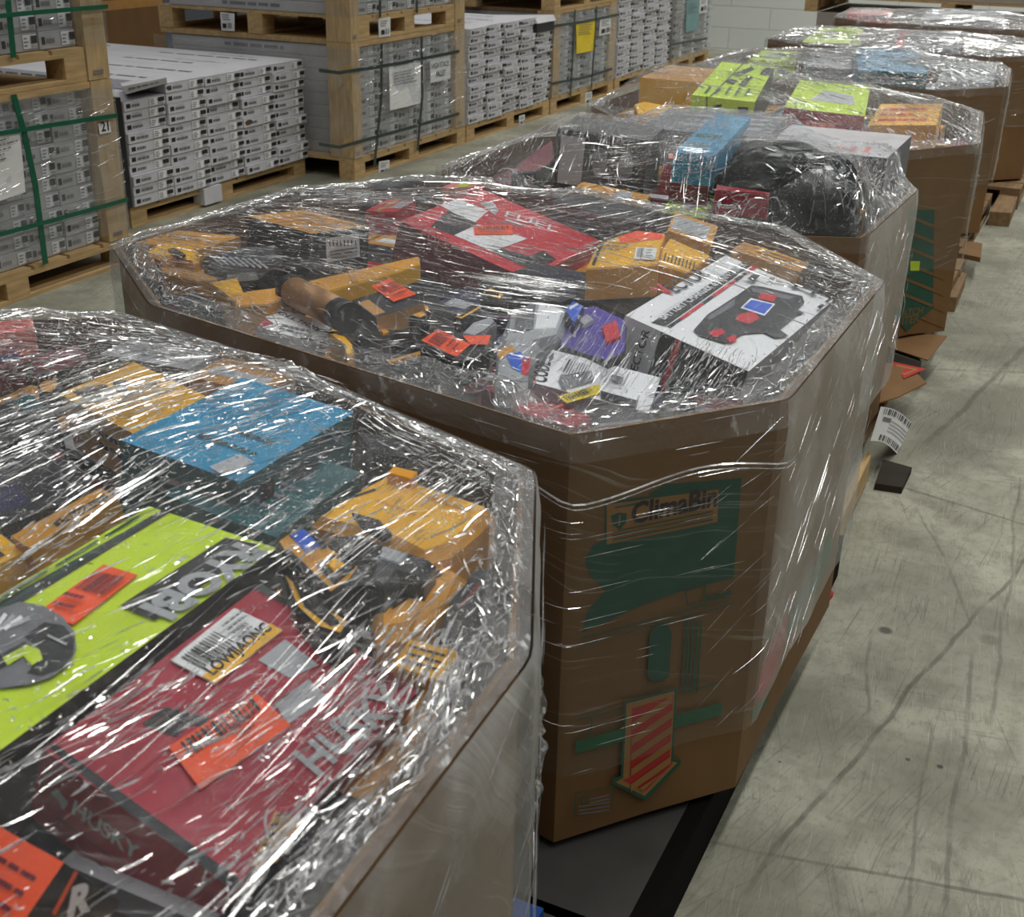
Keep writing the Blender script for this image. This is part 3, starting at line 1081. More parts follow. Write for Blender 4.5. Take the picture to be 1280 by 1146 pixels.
# ------------------------------------------------------------------ octagonal cardboard bins
BIN = {
    1: dict(poly=[(-.60, -.12), (-.37, .15), (-.40, .86), (-.56, 1.22), (-1.00, 1.37), (-1.42, 1.46), (-1.70, 1.26), (-1.72, .15), (-1.42, -.12)], z=.81, low=.24),
    2: dict(poly=[(-.56, 1.365), (-.345, 1.62), (-.335, 2.28), (-.60, 2.60), (-1.45, 2.66), (-1.71, 2.40), (-1.72, 1.80), (-1.39, 1.535)], z=.81, low=.27),
    3: dict(poly=[(-.74, 2.72), (-.465, 2.84), (-.445, 3.42), (-.68, 3.86), (-1.38, 3.90), (-1.66, 3.62), (-1.66, 3.02), (-1.42, 2.72)], z=.755, low=.24),
    4: dict(poly=[(-.58, 4.02), (-.38, 4.29), (-.45, 4.98), (-.70, 5.34), (-1.48, 5.36), (-1.76, 5.06), (-1.76, 4.36), (-1.48, 4.03)], z=.75, low=.35),
    5: dict(poly=[(-.68, 5.52), (-.44, 5.80), (-.49, 6.48), (-.72, 6.78), (-1.54, 6.78), (-1.80, 6.50), (-1.80, 5.80), (-1.54, 5.52)], z=.75, low=.35),
    6: dict(poly=[(-.62, 6.92), (-.38, 7.18), (-.38, 7.86), (-.62, 8.14), (-1.58, 8.14), (-1.84, 7.88), (-1.84, 7.18), (-1.58, 6.92)], z=.75, low=.4),
    7: dict(poly=[(-.62, 8.60), (-.38, 8.84), (-.38, 9.50), (-.62, 9.76), (-1.56, 9.76), (-1.82, 9.50), (-1.82, 8.84), (-1.56, 8.60)], z=.75, low=.4),
}
WHICH = {1: 'nearest bin', 2: 'second bin, with the arrow print', 3: 'third bin, with the black bag', 4: 'fourth bin, with the lime box', 5: 'fifth bin in the row', 6: 'sixth bin in the row', 7: 'farthest bin'}
BINLABEL = {1: 'nearest octagonal kraft cardboard bin heaped with boxed tools', 2: 'octagonal kraft bin printed with a striped red arrow and green sign',
            3: 'octagonal kraft bin behind the arrow bin, holding a black bag', 4: 'octagonal kraft bin with a dark hatched triangle print',
            5: 'octagonal kraft bin behind the hatched triangle bin', 6: 'octagonal kraft bin, sixth along the row from the camera', 7: 'octagonal kraft bin farthest along the row by the block wall'}
OBST = {i: [] for i in BIN}
TRAY_Z = 0.60


def build_bin(i):
    b = BIN[i]
    P = [Vector((x, y, 0)) for x, y in b['poly']]
    c = sum(P, Vector()) / len(P)
    z0, z1 = 0.118, b['z']
    k = MB()
    n = len(P)
    rng = random.Random(i)
    inn = [p + (c - p).normalized() * 0.006 for p in P]
    foot = [rng.uniform(-0.006, 0.004) for _ in P]
    for q in range(n):
        r = (q + 1) % n
        a, d, ai, di = P[q], P[r], inn[q], inn[r]
        up = Vector((0, 0, 1))
        A0, D0 = a + up * (z0 + foot[q]), d + up * (z0 + foot[r])
        mid = (a + d) / 2 + up * (z0 + rng.uniform(0.002, 0.01))
        k.poly([A0, mid, D0, d + up * z1, a + up * z1], KRAFT)
        k.poly([di + up * z0, ai + up * z0, ai + up * z1, di + up * z1], KRAFT_IN)
        k.poly([a + up * z1, d + up * z1, di + up * z1, ai + up * z1], KRAFT)
        k.poly([D0, mid, A0, ai + up * z0, di + up * z0], KRAFT_IN)
    if i == 2:
        art_two(k, P)
    if i == 4:
        art_four(k, P)
    o = tag(k.build('cardboard_bin'), BINLABEL[i], 'cardboard bin', 'octagonal bins in the row')
    t = MB()
    t.prism([p + (c - p).normalized() * 0.02 + Vector((0, 0, TRAY_Z)) for p in P], (0, 0, -0.02), KRAFT_IN)
    t.build('inner_tray', o)
    return o


def face_of(k, a, b, z0, z1, out):
    n = (b - a).cross(Vector((0, 0, 1))).normalized()
    if n.dot(out) < 0:
        n = -n
    return Face(k, Vector((a.x, a.y, z0)), b - a, Vector((0, 0, z1 - z0)), n)


def thick(f, a, b, w_, m):
    """a printed line of width w_ pixels between two points"""
    dx, dy = b[0] - a[0], b[1] - a[1]
    l = math.hypot(dx, dy)
    ox, oy = -dy / l * w_ / 2, dx / l * w_ / 2
    f.polypx([(a[0] + ox, a[1] + oy), (b[0] + ox, b[1] + oy), (b[0] - ox, b[1] - oy), (a[0] - ox, a[1] - oy)], m)


def loop(f, pts, w_, m):
    for a, b in zip(pts, pts[1:] + pts[:1]):
        thick(f, a, b, w_, m)


def art_two(k, P):
    f = face_of(k, P[0], P[1], 0.118, 0.81, Vector((1, -1, 0)))
    G = ARTGREEN
    f.polypx([(800, 640), (812, 616), (830, 605), (927, 597), (917, 722), (852, 738), (800, 757), (727, 790), (735, 762), (757, 738), (738, 720), (731, 700), (740, 682), (762, 670), (790, 668)], G)
    f.polypx([(756, 627), (901, 607), (898, 655), (756, 684)], G)
    f.polypx([(758, 630), (898, 611), (896, 652), (758, 680)], BARE)
    thick(f, (768, 634), (800, 628), 2, G)
    f.polypx([(763, 644), (773, 640), (783, 641), (782, 652), (774, 661), (765, 655)], G)
    thick(f, (774, 643), (773, 656), 2, BARE)
    f.textpx('ClimaBin', (788, 655), (895, 632), INK, 1.15, 0.03)
    for q in range(3):
        thick(f, (764, 664 + q * 5), (890, 638 + q * 5), 1.5, G)
    loop(f, [(855, 737), (880, 729), (879, 751), (858, 755)], 1.5, G)
    thick(f, (880, 746), (913, 739), 4, G)
    thick(f, (727, 795), (912, 745), 1.5, G)
    thick(f, (727, 803), (915, 752), 1.5, G)
    f.polypx([(810, 790), (818, 780), (832, 778), (838, 788), (834, 843), (828, 847), (812, 849), (807, 843)], G)
    for q in range(5):
        thick(f, (856 + q * 4.4, 772), (851 + q * 4.4, 862), 1.6 if q % 2 else 2.8, G)
    thick(f, (720, 896), (775, 882), 1.5, G)
    thick(f, (845, 864), (901, 849), 1.5, G)
    thick(f, (737, 893), (736, 918), 1.5, G)
    f.polypx([(717, 923), (899, 875), (899, 891), (717, 938)], GREEN)
    ar = [(778, 873), (843, 856), (838, 945), (848, 946), (847, 952), (806, 995), (800, 995), (763, 976), (763, 970), (773, 966)]
    f.polypx(ar, G)
    f.polypx([(780, 876), (840, 860), (835.5, 948), (844, 949), (803, 991), (767, 974), (776, 968)], BARE)
    pan = [(787, 882), (838, 866), (834, 946), (838, 950), (803, 985), (775, 971), (784, 968)]
    f.polypx(pan, ARTRED)
    for q in range(6):
        y = 900 + q * 19.0
        xl, xr = 786.5 - q * 0.4, 837 - q * 0.6
        if q == 5:
            f.polypx([(795, 981), (800, 984), (826, 960), (818, 966)], BARE)
        else:
            f.polypx([(xl, y), (xl, y + 9), (xr, y - 26), (xr, y - 35)], BARE)
    loop(f, [(716, 986), (762, 977), (761, 1006), (714, 1015)], 1.2, G)
    loop(f, [(722, 992), (729, 990), (729, 998), (723, 1000)], 1.4, G)
    for q in range(5):
        thick(f, (733 if q < 2 else 719, 993 + q * 4.6), (757, 988 + q * 4.4), 1.6, GREYINK)
    g = face_of(k, P[1], P[2], 0.118, 0.81, Vector((1, 0, 0)))
    g.polypx([(938, 892), (955, 876), (962, 874), (948, 890), (940, 898)], GREEN)
    g.polypx([(944, 872), (950, 840), (962, 805), (976, 776), (984, 768), (982, 792), (974, 822), (960, 856), (950, 870)], ARTRED)
    g.polypx([(986, 770), (1000, 742), (1018, 706), (1036, 664), (1040, 680), (1030, 716), (1010, 756), (990, 790), (984, 800)], GREEN)
    g.polypx([(1002, 760), (1010, 742), (1014, 745), (1006, 765)], BARE)
    # inked scuff along the bottom edge
    for q in range(4):
        thick(f, (880 + q * 8, 1004 - q * 2), (886 + q * 8, 1002 - q * 2), 2, TAN)


def art_four(k, P):
    f = face_of(k, P[0], P[1], 0.118, 0.75, Vector((1, -1, 0)))
    D = ARTGREEN
    f.polypx([(1134, 262), (1168, 262), (1166, 384), (1128, 384)], D)
    for q in range(7):
        f.polypx([(1120, 262 + q * 20), (1120, 266 + q * 20), (1180, 290 + q * 20), (1180, 286 + q * 20)], KRAFT)
    f.polypx([(1110, 384), (1168, 382), (1132, 414)], D)
    f.textpx('ATCH', (1126, 396), (1152, 392), KRAFT, 1.0, 0.02)
    f.textpx('ITER', (1126, 406), (1148, 402), KRAFT, 1.0, 0.02)
    f.polypx([(1137, 326), (1149, 326), (1148, 338), (1137, 338)], LIME)


BINS = {i: build_bin(i) for i in BIN}


# ------------------------------------------------------------------ goods
def cover(i, pts):
    """note how high the goods stand, for the film that lies over them"""
    OBST[i].extend((p.x, p.y, p.z) for p in pts)


def grid_pts(O, u, v, n=24):
    return [O + u * (a / n) + v * (b / n) for a in range(n + 1) for b in range(n + 1)]


class Goods:
    pass


def carton(i, name, label, cat, O, A, B, z, h, m, mm=None, draw=None, zz=None, group=None):
    """a square-cornered box; O, A, B: three corners of its upper face as pixels on height z"""
    z3 = zz or (z, z, z)
    o2, a2, b2_ = O, A, B
    low = 0.0
    mg = 0.016 + 0.4 * max(0.0, z - 0.03 - BIN[i]['z'])
    while low < 0.26 and not all(inside(i, q.x, q.y, mg) for q in (PZ(O[0], O[1], z3[0] - low), PZ(A[0], A[1], z3[1] - low))):
        low += 0.01
    if low >= 0.26:
        low = 0.03
    z3 = tuple(q - low for q in z3)
    h = min(h, min(z3) - TRAY_Z - 0.004)
    O, A, B = PZ(O[0], O[1], z3[0]), PZ(A[0], A[1], z3[1]), PZ(B[0], B[1], z3[2])

    def cosine(A, B):
        return (A - O).dot(B - O) / ((A - O).length * (B - O).length)
    if not zz and abs(cosine(A, B)) > 0.08:
        # the outline read off the photograph is only square if the box lies a little tilted
        best = (abs(cosine(A, B)), A, B)
        for q in range(-40, 15):
            dz = q * 0.002
            for A2, B2 in ((PZ(a2[0], a2[1], z3[1] + dz), B), (A, PZ(b2_[0], b2_[1], z3[2] + dz))):
                s_ = abs(cosine(A2, B2)) + abs(dz) * 1.5
                if s_ < best[0]:
                    best = (s_, A2, B2)
        A, B = best[1], best[2]
    cen = Vector((sum(q[0] for q in BIN[i]['poly']), sum(q[1] for q in BIN[i]['poly']), 0)) / len(BIN[i]['poly'])
    for _ in range(80):
        if inside(i, O.x, O.y, mg):
            break
        st = (cen - O).normalized() * 0.006
        st.z = 0
        O, A, B = O + st, A + st, B + st
    u, v = A - O, B - O
    v = v - u * (v.dot(u) / u.length_squared)
    for _ in range(60):
        if not inside(i, (O + u).x, (O + u).y, mg):
            u = u * 0.985
        elif not inside(i, (O + v).x, (O + v).y, mg):
            v = v * 0.985
        elif not inside(i, (O + u + v).x, (O + u + v).y, mg):
            if u.length > v.length:
                u = u * 0.985
            else:
                v = v * 0.985
    n = u.cross(v).normalized()
    flip = n.z < 0
    if flip:
        n = -n
    d = n * -h
    k = MB()
    mm = mm or {}
    top = [O, A, A + v, O + v]
    names = ['A', 'far_u', 'far_v', 'B']      # A: side under the edge O-A, B: side under the edge O-B
    if flip:
        top = [O, O + v, A + v, A]
        names = ['B', 'far_v', 'far_u', 'A']
    bot = [p + d for p in top]
    k.hexa(bot + top, m, {'top': mm.get('top', m), 's0': mm.get(names[0], m), 's1': mm.get(names[1], m), 's2': mm.get(names[2], m), 's3': mm.get(names[3], m)})
    g = Goods()
    g.mb = k
    g.top = Face(k, O, u, v, n)
    g.A = Face(k, O + d, u, -d, -v)
    g.B = Face(k, O + d, v, -d, -u)
    g.kids = []
    if draw:
        draw(g)
    o = tag(k.build(name), label, cat, group)
    for (nm, kk, lb) in g.kids:
        c = kk.build(nm, o)
        if lb:
            c['label'] = lb
    cover(i, grid_pts(O, u, v))
    return o


def sticker(g, face, quad, m, label, fn=None, name='sticker', t=0.0012):
    """a label stuck on a face, a part of its own"""
    k = MB()
    P = [face.px(p) + face.n * 0.0035 for p in quad]
    k.prism(P, face.n * -t, m)
    f = Face(k, P[0], P[1] - P[0], P[3] - P[0], face.n)
    if fn:
        fn(f)
    g.kids.append((name, k, label))


def slab(i, name, label, cat, pts, z, h, m, side=None, inset=0.004, draw=None, group=None, tilt=None):
    """a thing of any outline, rounded over its upper edge; tilt: (dz per x, dz per y)"""
    low = 0
    while low < 0.06 and not all(inside(i, q.x, q.y, 0.017) for q in (PZ(x, y, z - low) for x, y in pts)):
        low += 0.01
    z -= low
    P = [PZ(x, y, z) for x, y in pts]
    c = sum(P, Vector()) / len(P)
    n = Vector((0, 0, 1))
    if tilt:
        n = Vector((-tilt[0], -tilt[1], 1)).normalized()
        P = [PP(x, y, c, n) for x, y in pts]
    cen = Vector((sum(q[0] for q in BIN[i]['poly']), sum(q[1] for q in BIN[i]['poly']), 0)) / len(BIN[i]['poly'])
    for q in range(len(P)):
        for _ in range(80):
            if inside(i, P[q].x, P[q].y, 0.017):
                break
            st = (cen - P[q]).normalized() * 0.006
            st.z = 0
            P[q] = P[q] + st
    h = min(h, z - TRAY_Z - 0.02)
    k = MB()
    k.prism(P, n * -h, m, side, inset)
    g = Goods()
    g.mb = k
    big = max((p - c).length for p in P)
    ex = Vector((1, 0, 0))
    ex = (ex - n * ex.dot(n)).normalized()
    ey = n.cross(ex)
    g.top = Face(k, c - ex * big - ey * big, ex * big * 2, ey * big * 2, n)
    g.kids = []
    g.c, g.n = c, n
    if draw:
        draw(g)
    o = tag(k.build(name), label, cat, group)
    for (nm, kk, lb) in g.kids:
        q = kk.build(nm, o)
        if lb:
            q['label'] = lb
    for a, b in zip(P, P[1:] + P[:1]):
        for t in range(9):
            e = a + (b - a) * (t / 8)
            cover(i, [c + (e - c) * (s / 8) for s in range(9)])
    return o


def piece(g, name, pts, m, t, label=None, inset=0.0015):
    """a raised piece on top of a slab, a part of its own"""
    k = MB()
    k.prism([PP(x, y, g.c, g.n) + g.n * t for x, y in pts], g.n * -(t + 0.001), m, None, inset)
    g.kids.append((name, k, label))


def inside(i, x, y, marg=0.0):
    P = BIN[i]['poly']
    s = None
    for q in range(len(P)):
        (ax, ay), (bx, by) = P[q], P[(q + 1) % len(P)]
        l = math.hypot(bx - ax, by - ay)
        if ((bx - ax) * (y - ay) - (by - ay) * (x - ax)) / l < marg:
            return False
    return True


def under_layer(i, z, cell, cols, seed, holes=()):
    """goods deeper in the bin, seen only in the gaps between those on top"""
    rng = random.Random(seed)
    xs, ys = [p[0] for p in BIN[i]['poly']], [p[1] for p in BIN[i]['poly']]
    done = []
    for cl in (cell, cell * 0.5, cell * 0.28):
        nx, ny = int((max(xs) - min(xs)) / cl), int((max(ys) - min(ys)) / cl)
        for gy in range(ny + 1):
            for gx in range(nx + 1):
                cx, cy = min(xs) + 0.02 + (gx + 0.5) * cl, min(ys) + 0.02 + (gy + 0.5) * cl
                if not all(inside(i, cx + sx * cl / 2, cy + sy * cl / 2, 0.016) for sx in (-1, 1) for sy in (-1, 1)):
                    continue
                if any(abs(cx - a) < (cl + c) / 2 - 0.002 and abs(cy - b) < (cl + c) / 2 - 0.002 for a, b, c in done):
                    continue
                done.append((cx, cy, cl))
                wx = cl * 0.5 - 0.004
                k = MB()
                zt = z - rng.uniform(0, 0.03)
                m_, s_ = rng.choice(cols), rng.choice([SILVER, YELLOW, WHITE, RED, GREYINK])
                k.box(cx - wx, cx + wx, cy - wx, cy + wx, TRAY_Z + 0.002, zt, m_)
                f = Face(k, (cx - wx, cy - wx, zt), (2 * wx, 0, 0), (0, 2 * wx, 0), (0, 0, 1))
                f.rect(0.08, 0.1, rng.uniform(0.3, 0.9), rng.uniform(0.2, 0.34), s_)
                if cl > 0.08:
                    f.lines(0.1, 0.45, 0.9, 0.85, 3, rng.choice([GREYINK, SILVER, INK]), rng, fill=0.35)
                lb = '%s %s carton with a %s band, lower layer of the %s bin' % ('square' if cl == cell else 'small' if cl > cell * 0.4 else 'tiny', m_.name.split('_')[0], s_.name.split('_')[0], ['', 'nearest', 'second', 'third', 'fourth', 'fifth', 'sixth', 'farthest'][i])
                tag(k.build('boxed_tool'), lb, 'box', 'lower layer of the ' + WHICH[i])


rg = random.Random(11)
Z3 = lambda pts, ox, oy, s: [(ox + x / s, oy + y / s) for x, y in pts]


def orange_code(f):
    f.bars(0.08, 0.52, 0.92, 0.92, 16, INK, rg)
    f.lines(0.3, 0.12, 0.75, 0.42, 2, INK, rg, fill=0.4)


def red_code(f):
    f.bars(0.1, 0.5, 0.9, 0.85, 12, MAROON, rg)
    f.lines(0.15, 0.1, 0.85, 0.4, 2, MAROON, rg, fill=0.4)


# ---- the nearest bin
under_layer(1, 0.735, 0.205, [DARK, BLACK, NAVY, DARK, MAROON, BLACK, AMBER, TEAL], 1)


def d_ryobi(g):
    f = g.top
    f.polypx([(206, 636), (214, 640), (10, 765), (-30, 780), (-30, 770)], INK)
    f.lines(0.05, 0.86, 0.8, 0.98, 2, ARTGREEN, rg, fill=0.35)
    f.polypx([(282, 675), (325, 684), (194, 778), (150, 760)], INK)
    f.textpx('RYOBI', (296, 680), (172, 762), SILVER, 1.0, 0.05)
    f.polypx([(-40, 790), (-8, 768), (24, 756), (52, 760), (78, 774), (94, 794), (96, 816), (88, 834), (66, 850), (36, 860), (0, 864), (-40, 870)], GREYINK)
    f.polypx([(30, 800), (56, 782), (80, 786), (93, 802), (92, 822), (78, 840), (52, 850), (34, 846), (46, 832), (50, 816)], INK)
    f.polypx([(-30, 838), (0, 824), (30, 806), (40, 812), (24, 830), (-30, 856)], INK)
    for q in range(4):
        thick(f, (-12 + q * 9, 800 - q * 4), (8 + q * 10, 772 + q * 2), 5, SILVER if q % 2 else WHITE)
    f.polypx([(4, 828), (34, 812), (50, 818), (54, 830), (40, 838), (30, 826), (10, 838)], LIME)
    thick(f, (60, 800), (84, 812), 3, SILVER)
    sticker(g, f, [(46, 770), (92, 784), (172, 722), (130, 709)], ORANGE, 'orange price sticker', red_code)


carton(1, 'tool_box', 'lime green tool box with a black lettered panel in the nearest bin', 'box', (345, 685), (-160, 1055), (187, 632), 0.835, 0.09, LIME, {'A': BLACK, 'B': BLACK}, d_ryobi)


def d_husky(g):
    f = g.top
    f.polypx([(52, 928), (72, 932), (300, 1100), (285, 1118)], INK)
    f.polypx([(176, 906), (206, 884), (284, 903), (268, 912), (236, 906), (220, 922)], BLACK)
    f.polypx([(322, 826), (356, 800), (398, 832), (362, 848)], SILVER)
    f.polypx([(343, 880), (385, 850), (408, 872), (360, 906)], SILVER)
    f.textpx('HUSKY', (398, 972), (512, 880), SILVER, 1.0, 0.03)
    f.polypx([(300, 728), (332, 728), (580, 845), (560, 862)], DARK)
    f.polypx([(470, 820), (520, 842), (500, 862), (452, 838)], MAROON)
    e = g.A
    e.textpx('HUSKY', (90, 1016), (172, 1076), SILVER, 1.1, 0.03)
    e.polypx([(64, 990), (72, 984), (86, 1002), (80, 1012), (74, 1000)], SILVER)
    for q in range(3):
        thick(e, (72, 1020 + q * 11), (150 - q * 15, 1078 + q * 8), 2.5, MAROON)
    sticker(g, f, [(210, 936), (250, 990), (362, 909), (318, 868)], ORANGE, 'orange barcode sticker', lambda s: (s.bars(0.55, 0.06, 0.94, 0.94, 16, INK, rg, 'v') if False else s.bars(0.06, 0.1, 0.40, 0.92, 15, INK, rg, 'v'), s.lines(0.55, 0.3, 0.85, 0.7, 2, MAROON, rg, 'v', 0.4)), 'barcode_sticker')

    def lab(s):
        s.rect(0, 0, 1, 0.3, YELLOW)
        s.textuv('LOWIJAONC', (0.06, 0.07), (0.94, 0.07), INK, 1.1, 0.03)
        s.bars(0.08, 0.42, 0.55, 0.9, 12, INK, rg)
        s.lines(0.6, 0.4, 0.94, 0.9, 4, GREYINK, rg, fill=0.4)
    sticker(g, f, [(268, 858), (352, 791), (292, 763), (212, 828)], PAPER, 'white and yellow label', lab, 'paper_label')
    sticker(g, f, [(313, 1086), (345, 1080), (379, 1030), (342, 1017)], TAN, 'beige label', lambda s: s.lines(0.1, 0.1, 0.9, 0.9, 5, INK, rg, fill=0.4), 'paper_label')


carton(1, 'tool_box', 'crimson tool box with white lettering and an orange barcode sticker in the nearest bin', 'box', (54, 936), (290, 1112), (325, 730), 0.828, 0.085, CRIMSON, {'A': CRIMSON}, d_husky)


def d_ridgid(g):
    g.top.lines(0.1, 0.2, 0.8, 0.8, 3, MAROON, rg, fill=0.3)
    g.B.textpx('R', (82, 1150), (112, 1138), WHITE, 1.0, 0.05)
    thick(g.B, (100, 1078), (66, 1142), 5, ORANGE)


carton(1, 'tool_box', 'orange topped black box at the near corner of the nearest bin', 'box', (80, 1078), (-60, 1000), (10, 1180), 0.835, 0.08, ORANGE, {'A': BLACK, 'B': BLACK}, d_ridgid)
carton(1, 'tool_case', 'black case wedged between the lime box and the crimson box', 'case', (50, 926), (318, 735), (10, 896), 0.775, 0.10, BLACK, None, lambda g: (g.top.lines(0.1, 0.2, 0.9, 0.8, 2, DARK, rg), g.A.lines(0.1, 0.2, 0.9, 0.8, 2, DARK, rg)))


def d_dw1(g):
    f = g.top
    f.polypx([(90, 490), (132, 480), (143, 494), (110, 503)], DARK)
    f.polypx([(140, 478), (158, 474), (160, 492), (148, 494)], INK)
    thick(f, (152, 500), (196, 478), 3, INK)
    g.A.lines(0.1, 0.3, 0.9, 0.8, 2, INK, rg)


carton(1, 'tool_box', 'bright yellow box with a black window beside the blue box in the nearest bin', 'box', (172, 545), (74, 492), (268, 500), 0.835, 0.085, YELLOW, {'A': AMBER}, d_dw1)


def d_mak(g):
    f = g.top
    f.lines(0.15, 0.2, 0.8, 0.5, 2, TEAL, rg, fill=0.3)
    f.polypx([(262, 586), (300, 570), (318, 580), (280, 598)], SILVER)
    g.B.lines(0.3, 0.2, 0.5, 0.9, 4, SILVER, rg, fill=0.3)
    g.B.lines(0.6, 0.2, 0.72, 0.9, 3, GREYINK, rg, fill=0.3)
    g.B.rect(0.1, 0.2, 0.22, 0.9, INK)
    g.A.lines(0.1, 0.3, 0.8, 0.8, 3, GREYINK, rg)


carton(1, 'tool_box', 'blue topped box with dark teal sides at the middle of the nearest bin', 'box', (300, 603), (150, 550), (440, 515), 0.845, 0.1, BLUE, {'A': TEAL, 'B': TEAL}, d_mak)
carton(1, 'tool_case', 'dark teal case leaning below the blue topped box', 'case', (345, 672), (205, 618), (450, 590), 0.80, 0.07, TEAL, None, lambda g: (g.top.lines(0.2, 0.2, 0.8, 0.6, 3, GREYINK, rg, fill=0.3), g.top.rect(0.3, 0.65, 0.45, 0.9, INK)))


def d_ycase(g):
    f = g.top
    thick(f, (404, 634), (470, 612), 3, INK)
    piece(g, 'latch', [(440, 646), (475, 655), (490, 672), (478, 676), (452, 660)], DARK, 0.006, 'dark latch')
    piece(g, 'handle', [(492, 596), (522, 603), (514, 612), (484, 604)], AMBER, 0.014, 'amber handle')
    thick(f, (470, 625), (520, 645), 3, AMBER)
    thick(f, (530, 620), (590, 640), 4, AMBER)


slab(1, 'tool_case', 'large yellow tool case at the far right corner of the nearest bin', 'case', [(388, 646), (449, 606), (486, 588), (532, 603), (618, 632), (604, 652), (566, 684), (532, 694), (486, 674)], 0.835, 0.075, YELLOW, AMBER, 0.012, d_ycase)


def d_tape(g):
    f = g.top
    piece(g, 'blue_sticker', [(361, 669), (380, 662), (399, 682), (383, 692)], SCREEN, 0.002, 'blue sticker')
    piece(g, 'battery_socket', [(396, 709), (420, 698), (444, 710), (418, 732)], BLACK, 0.006, 'black socket')
    piece(g, 'latch', [(408, 712), (420, 706), (431, 713), (418, 723)], YELLOW, 0.009, 'yellow latch')
    piece(g, 'grip', [(352, 692), (362, 690), (412, 738), (404, 742)], INK, 0.004, 'black grip')
    f.polypx([(384, 668), (392, 666), (410, 684), (402, 688)], DARK)


slab(1, 'drill_kit', 'yellow power tool with a blue sticker beside the lime box', 'power tool', [(343, 673), (366, 658), (398, 672), (456, 710), (444, 726), (416, 744), (396, 736), (352, 694)], 0.845, 0.06, AMBER, BLACK, 0.008, d_tape)
slab(1, 'curved_grip', 'curved yellow and black tool handle between the lime box and yellow tool', 'tool', [(352, 712), (362, 708), (378, 730), (414, 762), (440, 780), (428, 794), (400, 786), (366, 760)], 0.825, 0.05, YELLOW, BLACK, 0.006, lambda g: piece(g, 'grip', [(366, 728), (380, 738), (424, 780), (414, 784), (380, 758)], BLACK, 0.004, 'black grip'))
slab(1, 'grey_tool', 'grey gun shaped tool lying against the large yellow case', 'tool', [(410, 672), (440, 664), (478, 678), (520, 690), (545, 700), (530, 722), (500, 716), (480, 736), (462, 726), (468, 706), (430, 692)], 0.842, 0.05, DARK, BLACK, 0.008, lambda g: piece(g, 'label_plate', [(478, 684), (510, 694), (500, 706), (474, 698)], SILVER, 0.002, 'silver label plate'))
slab(1, 'dewalt_bag'.replace('dewalt', 'tool'), 'amber soft tool bag tucked behind the grey tool', 'bag', [(462, 744), (500, 730), (556, 700), (584, 712), (548, 752), (510, 786), (470, 790)], 0.815, 0.06, AMBER, AMBER, 0.014, lambda g: piece(g, 'zip', [(488, 758), (550, 714), (553, 718), (491, 762)], INK, 0.003, 'black zip'))
slab(1, 'price_tag', 'amber hang tag near the right rim of the nearest bin', 'tag', [(512, 798), (572, 812), (574, 822), (556, 850), (548, 852), (492, 832), (494, 822)], 0.832, 0.012, YELLOW, AMBER, 0.002, lambda g: [thick(g.top, (512 - q * 4, 808 + q * 9), (556 - q * 4, 820 + q * 9), 3, INK) for q in range(3)])
slab(1, 'tool_case', 'dark brown case along the right rim of the nearest bin', 'case', [(560, 745), (598, 705), (618, 712), (612, 780), (588, 838), (548, 800)], 0.80, 0.06, DARK, BLACK, 0.006, lambda g: thick(g.top, (575, 760), (600, 730), 5, MAROON))
carton(1, 'tool_box', 'long yellow box behind the lime box in the nearest bin', 'box', (36, 684), (148, 622), (14, 670), 0.835, 0.05, AMBER, None, lambda g: (g.top.rect(0.35, 0.15, 0.95, 0.55, INK), g.top.textuv('DEWALT', (0.4, 0.22), (0.9, 0.22), AMBER, 0.8)))
carton(1, 'tool_box', 'yellow and black box end beside the long yellow box', 'box', (30, 690), (-60, 735), (2, 668), 0.82, 0.05, YELLOW, None, lambda g: g.top.rect(0.2, 0.2, 0.9, 0.5, BLACK))
carton(1, 'tool_case', 'wide black case beside the blue box in the nearest bin', 'case', (118, 612), (0, 660), (70, 556), 0.825, 0.07, DARK, None, lambda g: (g.top.polypx([(62, 568), (96, 556), (110, 560), (72, 576)], MAROON), g.top.rect(0.6, 0.2, 0.9, 0.6, NAVY)))
carton(1, 'tool_case', 'navy blue case by the left rim of the nearest bin', 'case', (60, 602), (-60, 640), (16, 560), 0.80, 0.05, NAVY, None, lambda g: g.top.lines(0.1, 0.2, 0.8, 0.8, 3, DARK, rg))
carton(1, 'tool_case', 'black textured case behind the bright yellow box', 'case', (74, 530), (-60, 574), (40, 492), 0.83, 0.07, BLACK, None, lambda g: (g.top.lines(0.1, 0.1, 0.9, 0.9, 6, DARK, rg), g.top.rect(0.02, 0.4, 0.2, 0.8, TEAL)))
carton(1, 'tool_box', 'dark red box near the far rim of the nearest bin', 'box', (48, 468), (112, 452), (36, 446), 0.825, 0.05, MAROON, {'A': DARK}, lambda g: g.top.lines(0.1, 0.2, 0.9, 0.8, 2, CRIMSON, rg))
carton(1, 'tool_box', 'pinkish red box at the far left rim of the nearest bin', 'box', (44, 412), (-30, 420), (38, 398), 0.83, 0.05, PINK, None, lambda g: g.top.lines(0.1, 0.2, 0.9, 0.8, 3, RED, rg))
carton(1, 'tool_box', 'plum coloured box behind the black textured case', 'box', (36, 452), (-40, 470), (20, 430), 0.815, 0.05, MAROON, None, lambda g: g.top.rect(0.1, 0.2, 0.8, 0.6, NAVY))
carton(1, 'tool_box', 'grey box at the far rim behind the bright yellow box', 'box', (235, 462), (124, 442), (290, 436), 0.815, 0.05, SILVER, {'A': DARK}, lambda g: g.top.lines(0.1, 0.2, 0.9, 0.8, 3, GREYINK, rg))
carton(1, 'tool_box', 'amber and grey box between the grey box and the blue box', 'box', (326, 492), (236, 470), (372, 464), 0.82, 0.05, TAN, None, lambda g: g.top.rect(0.1, 0.3, 0.9, 0.6, SILVER))
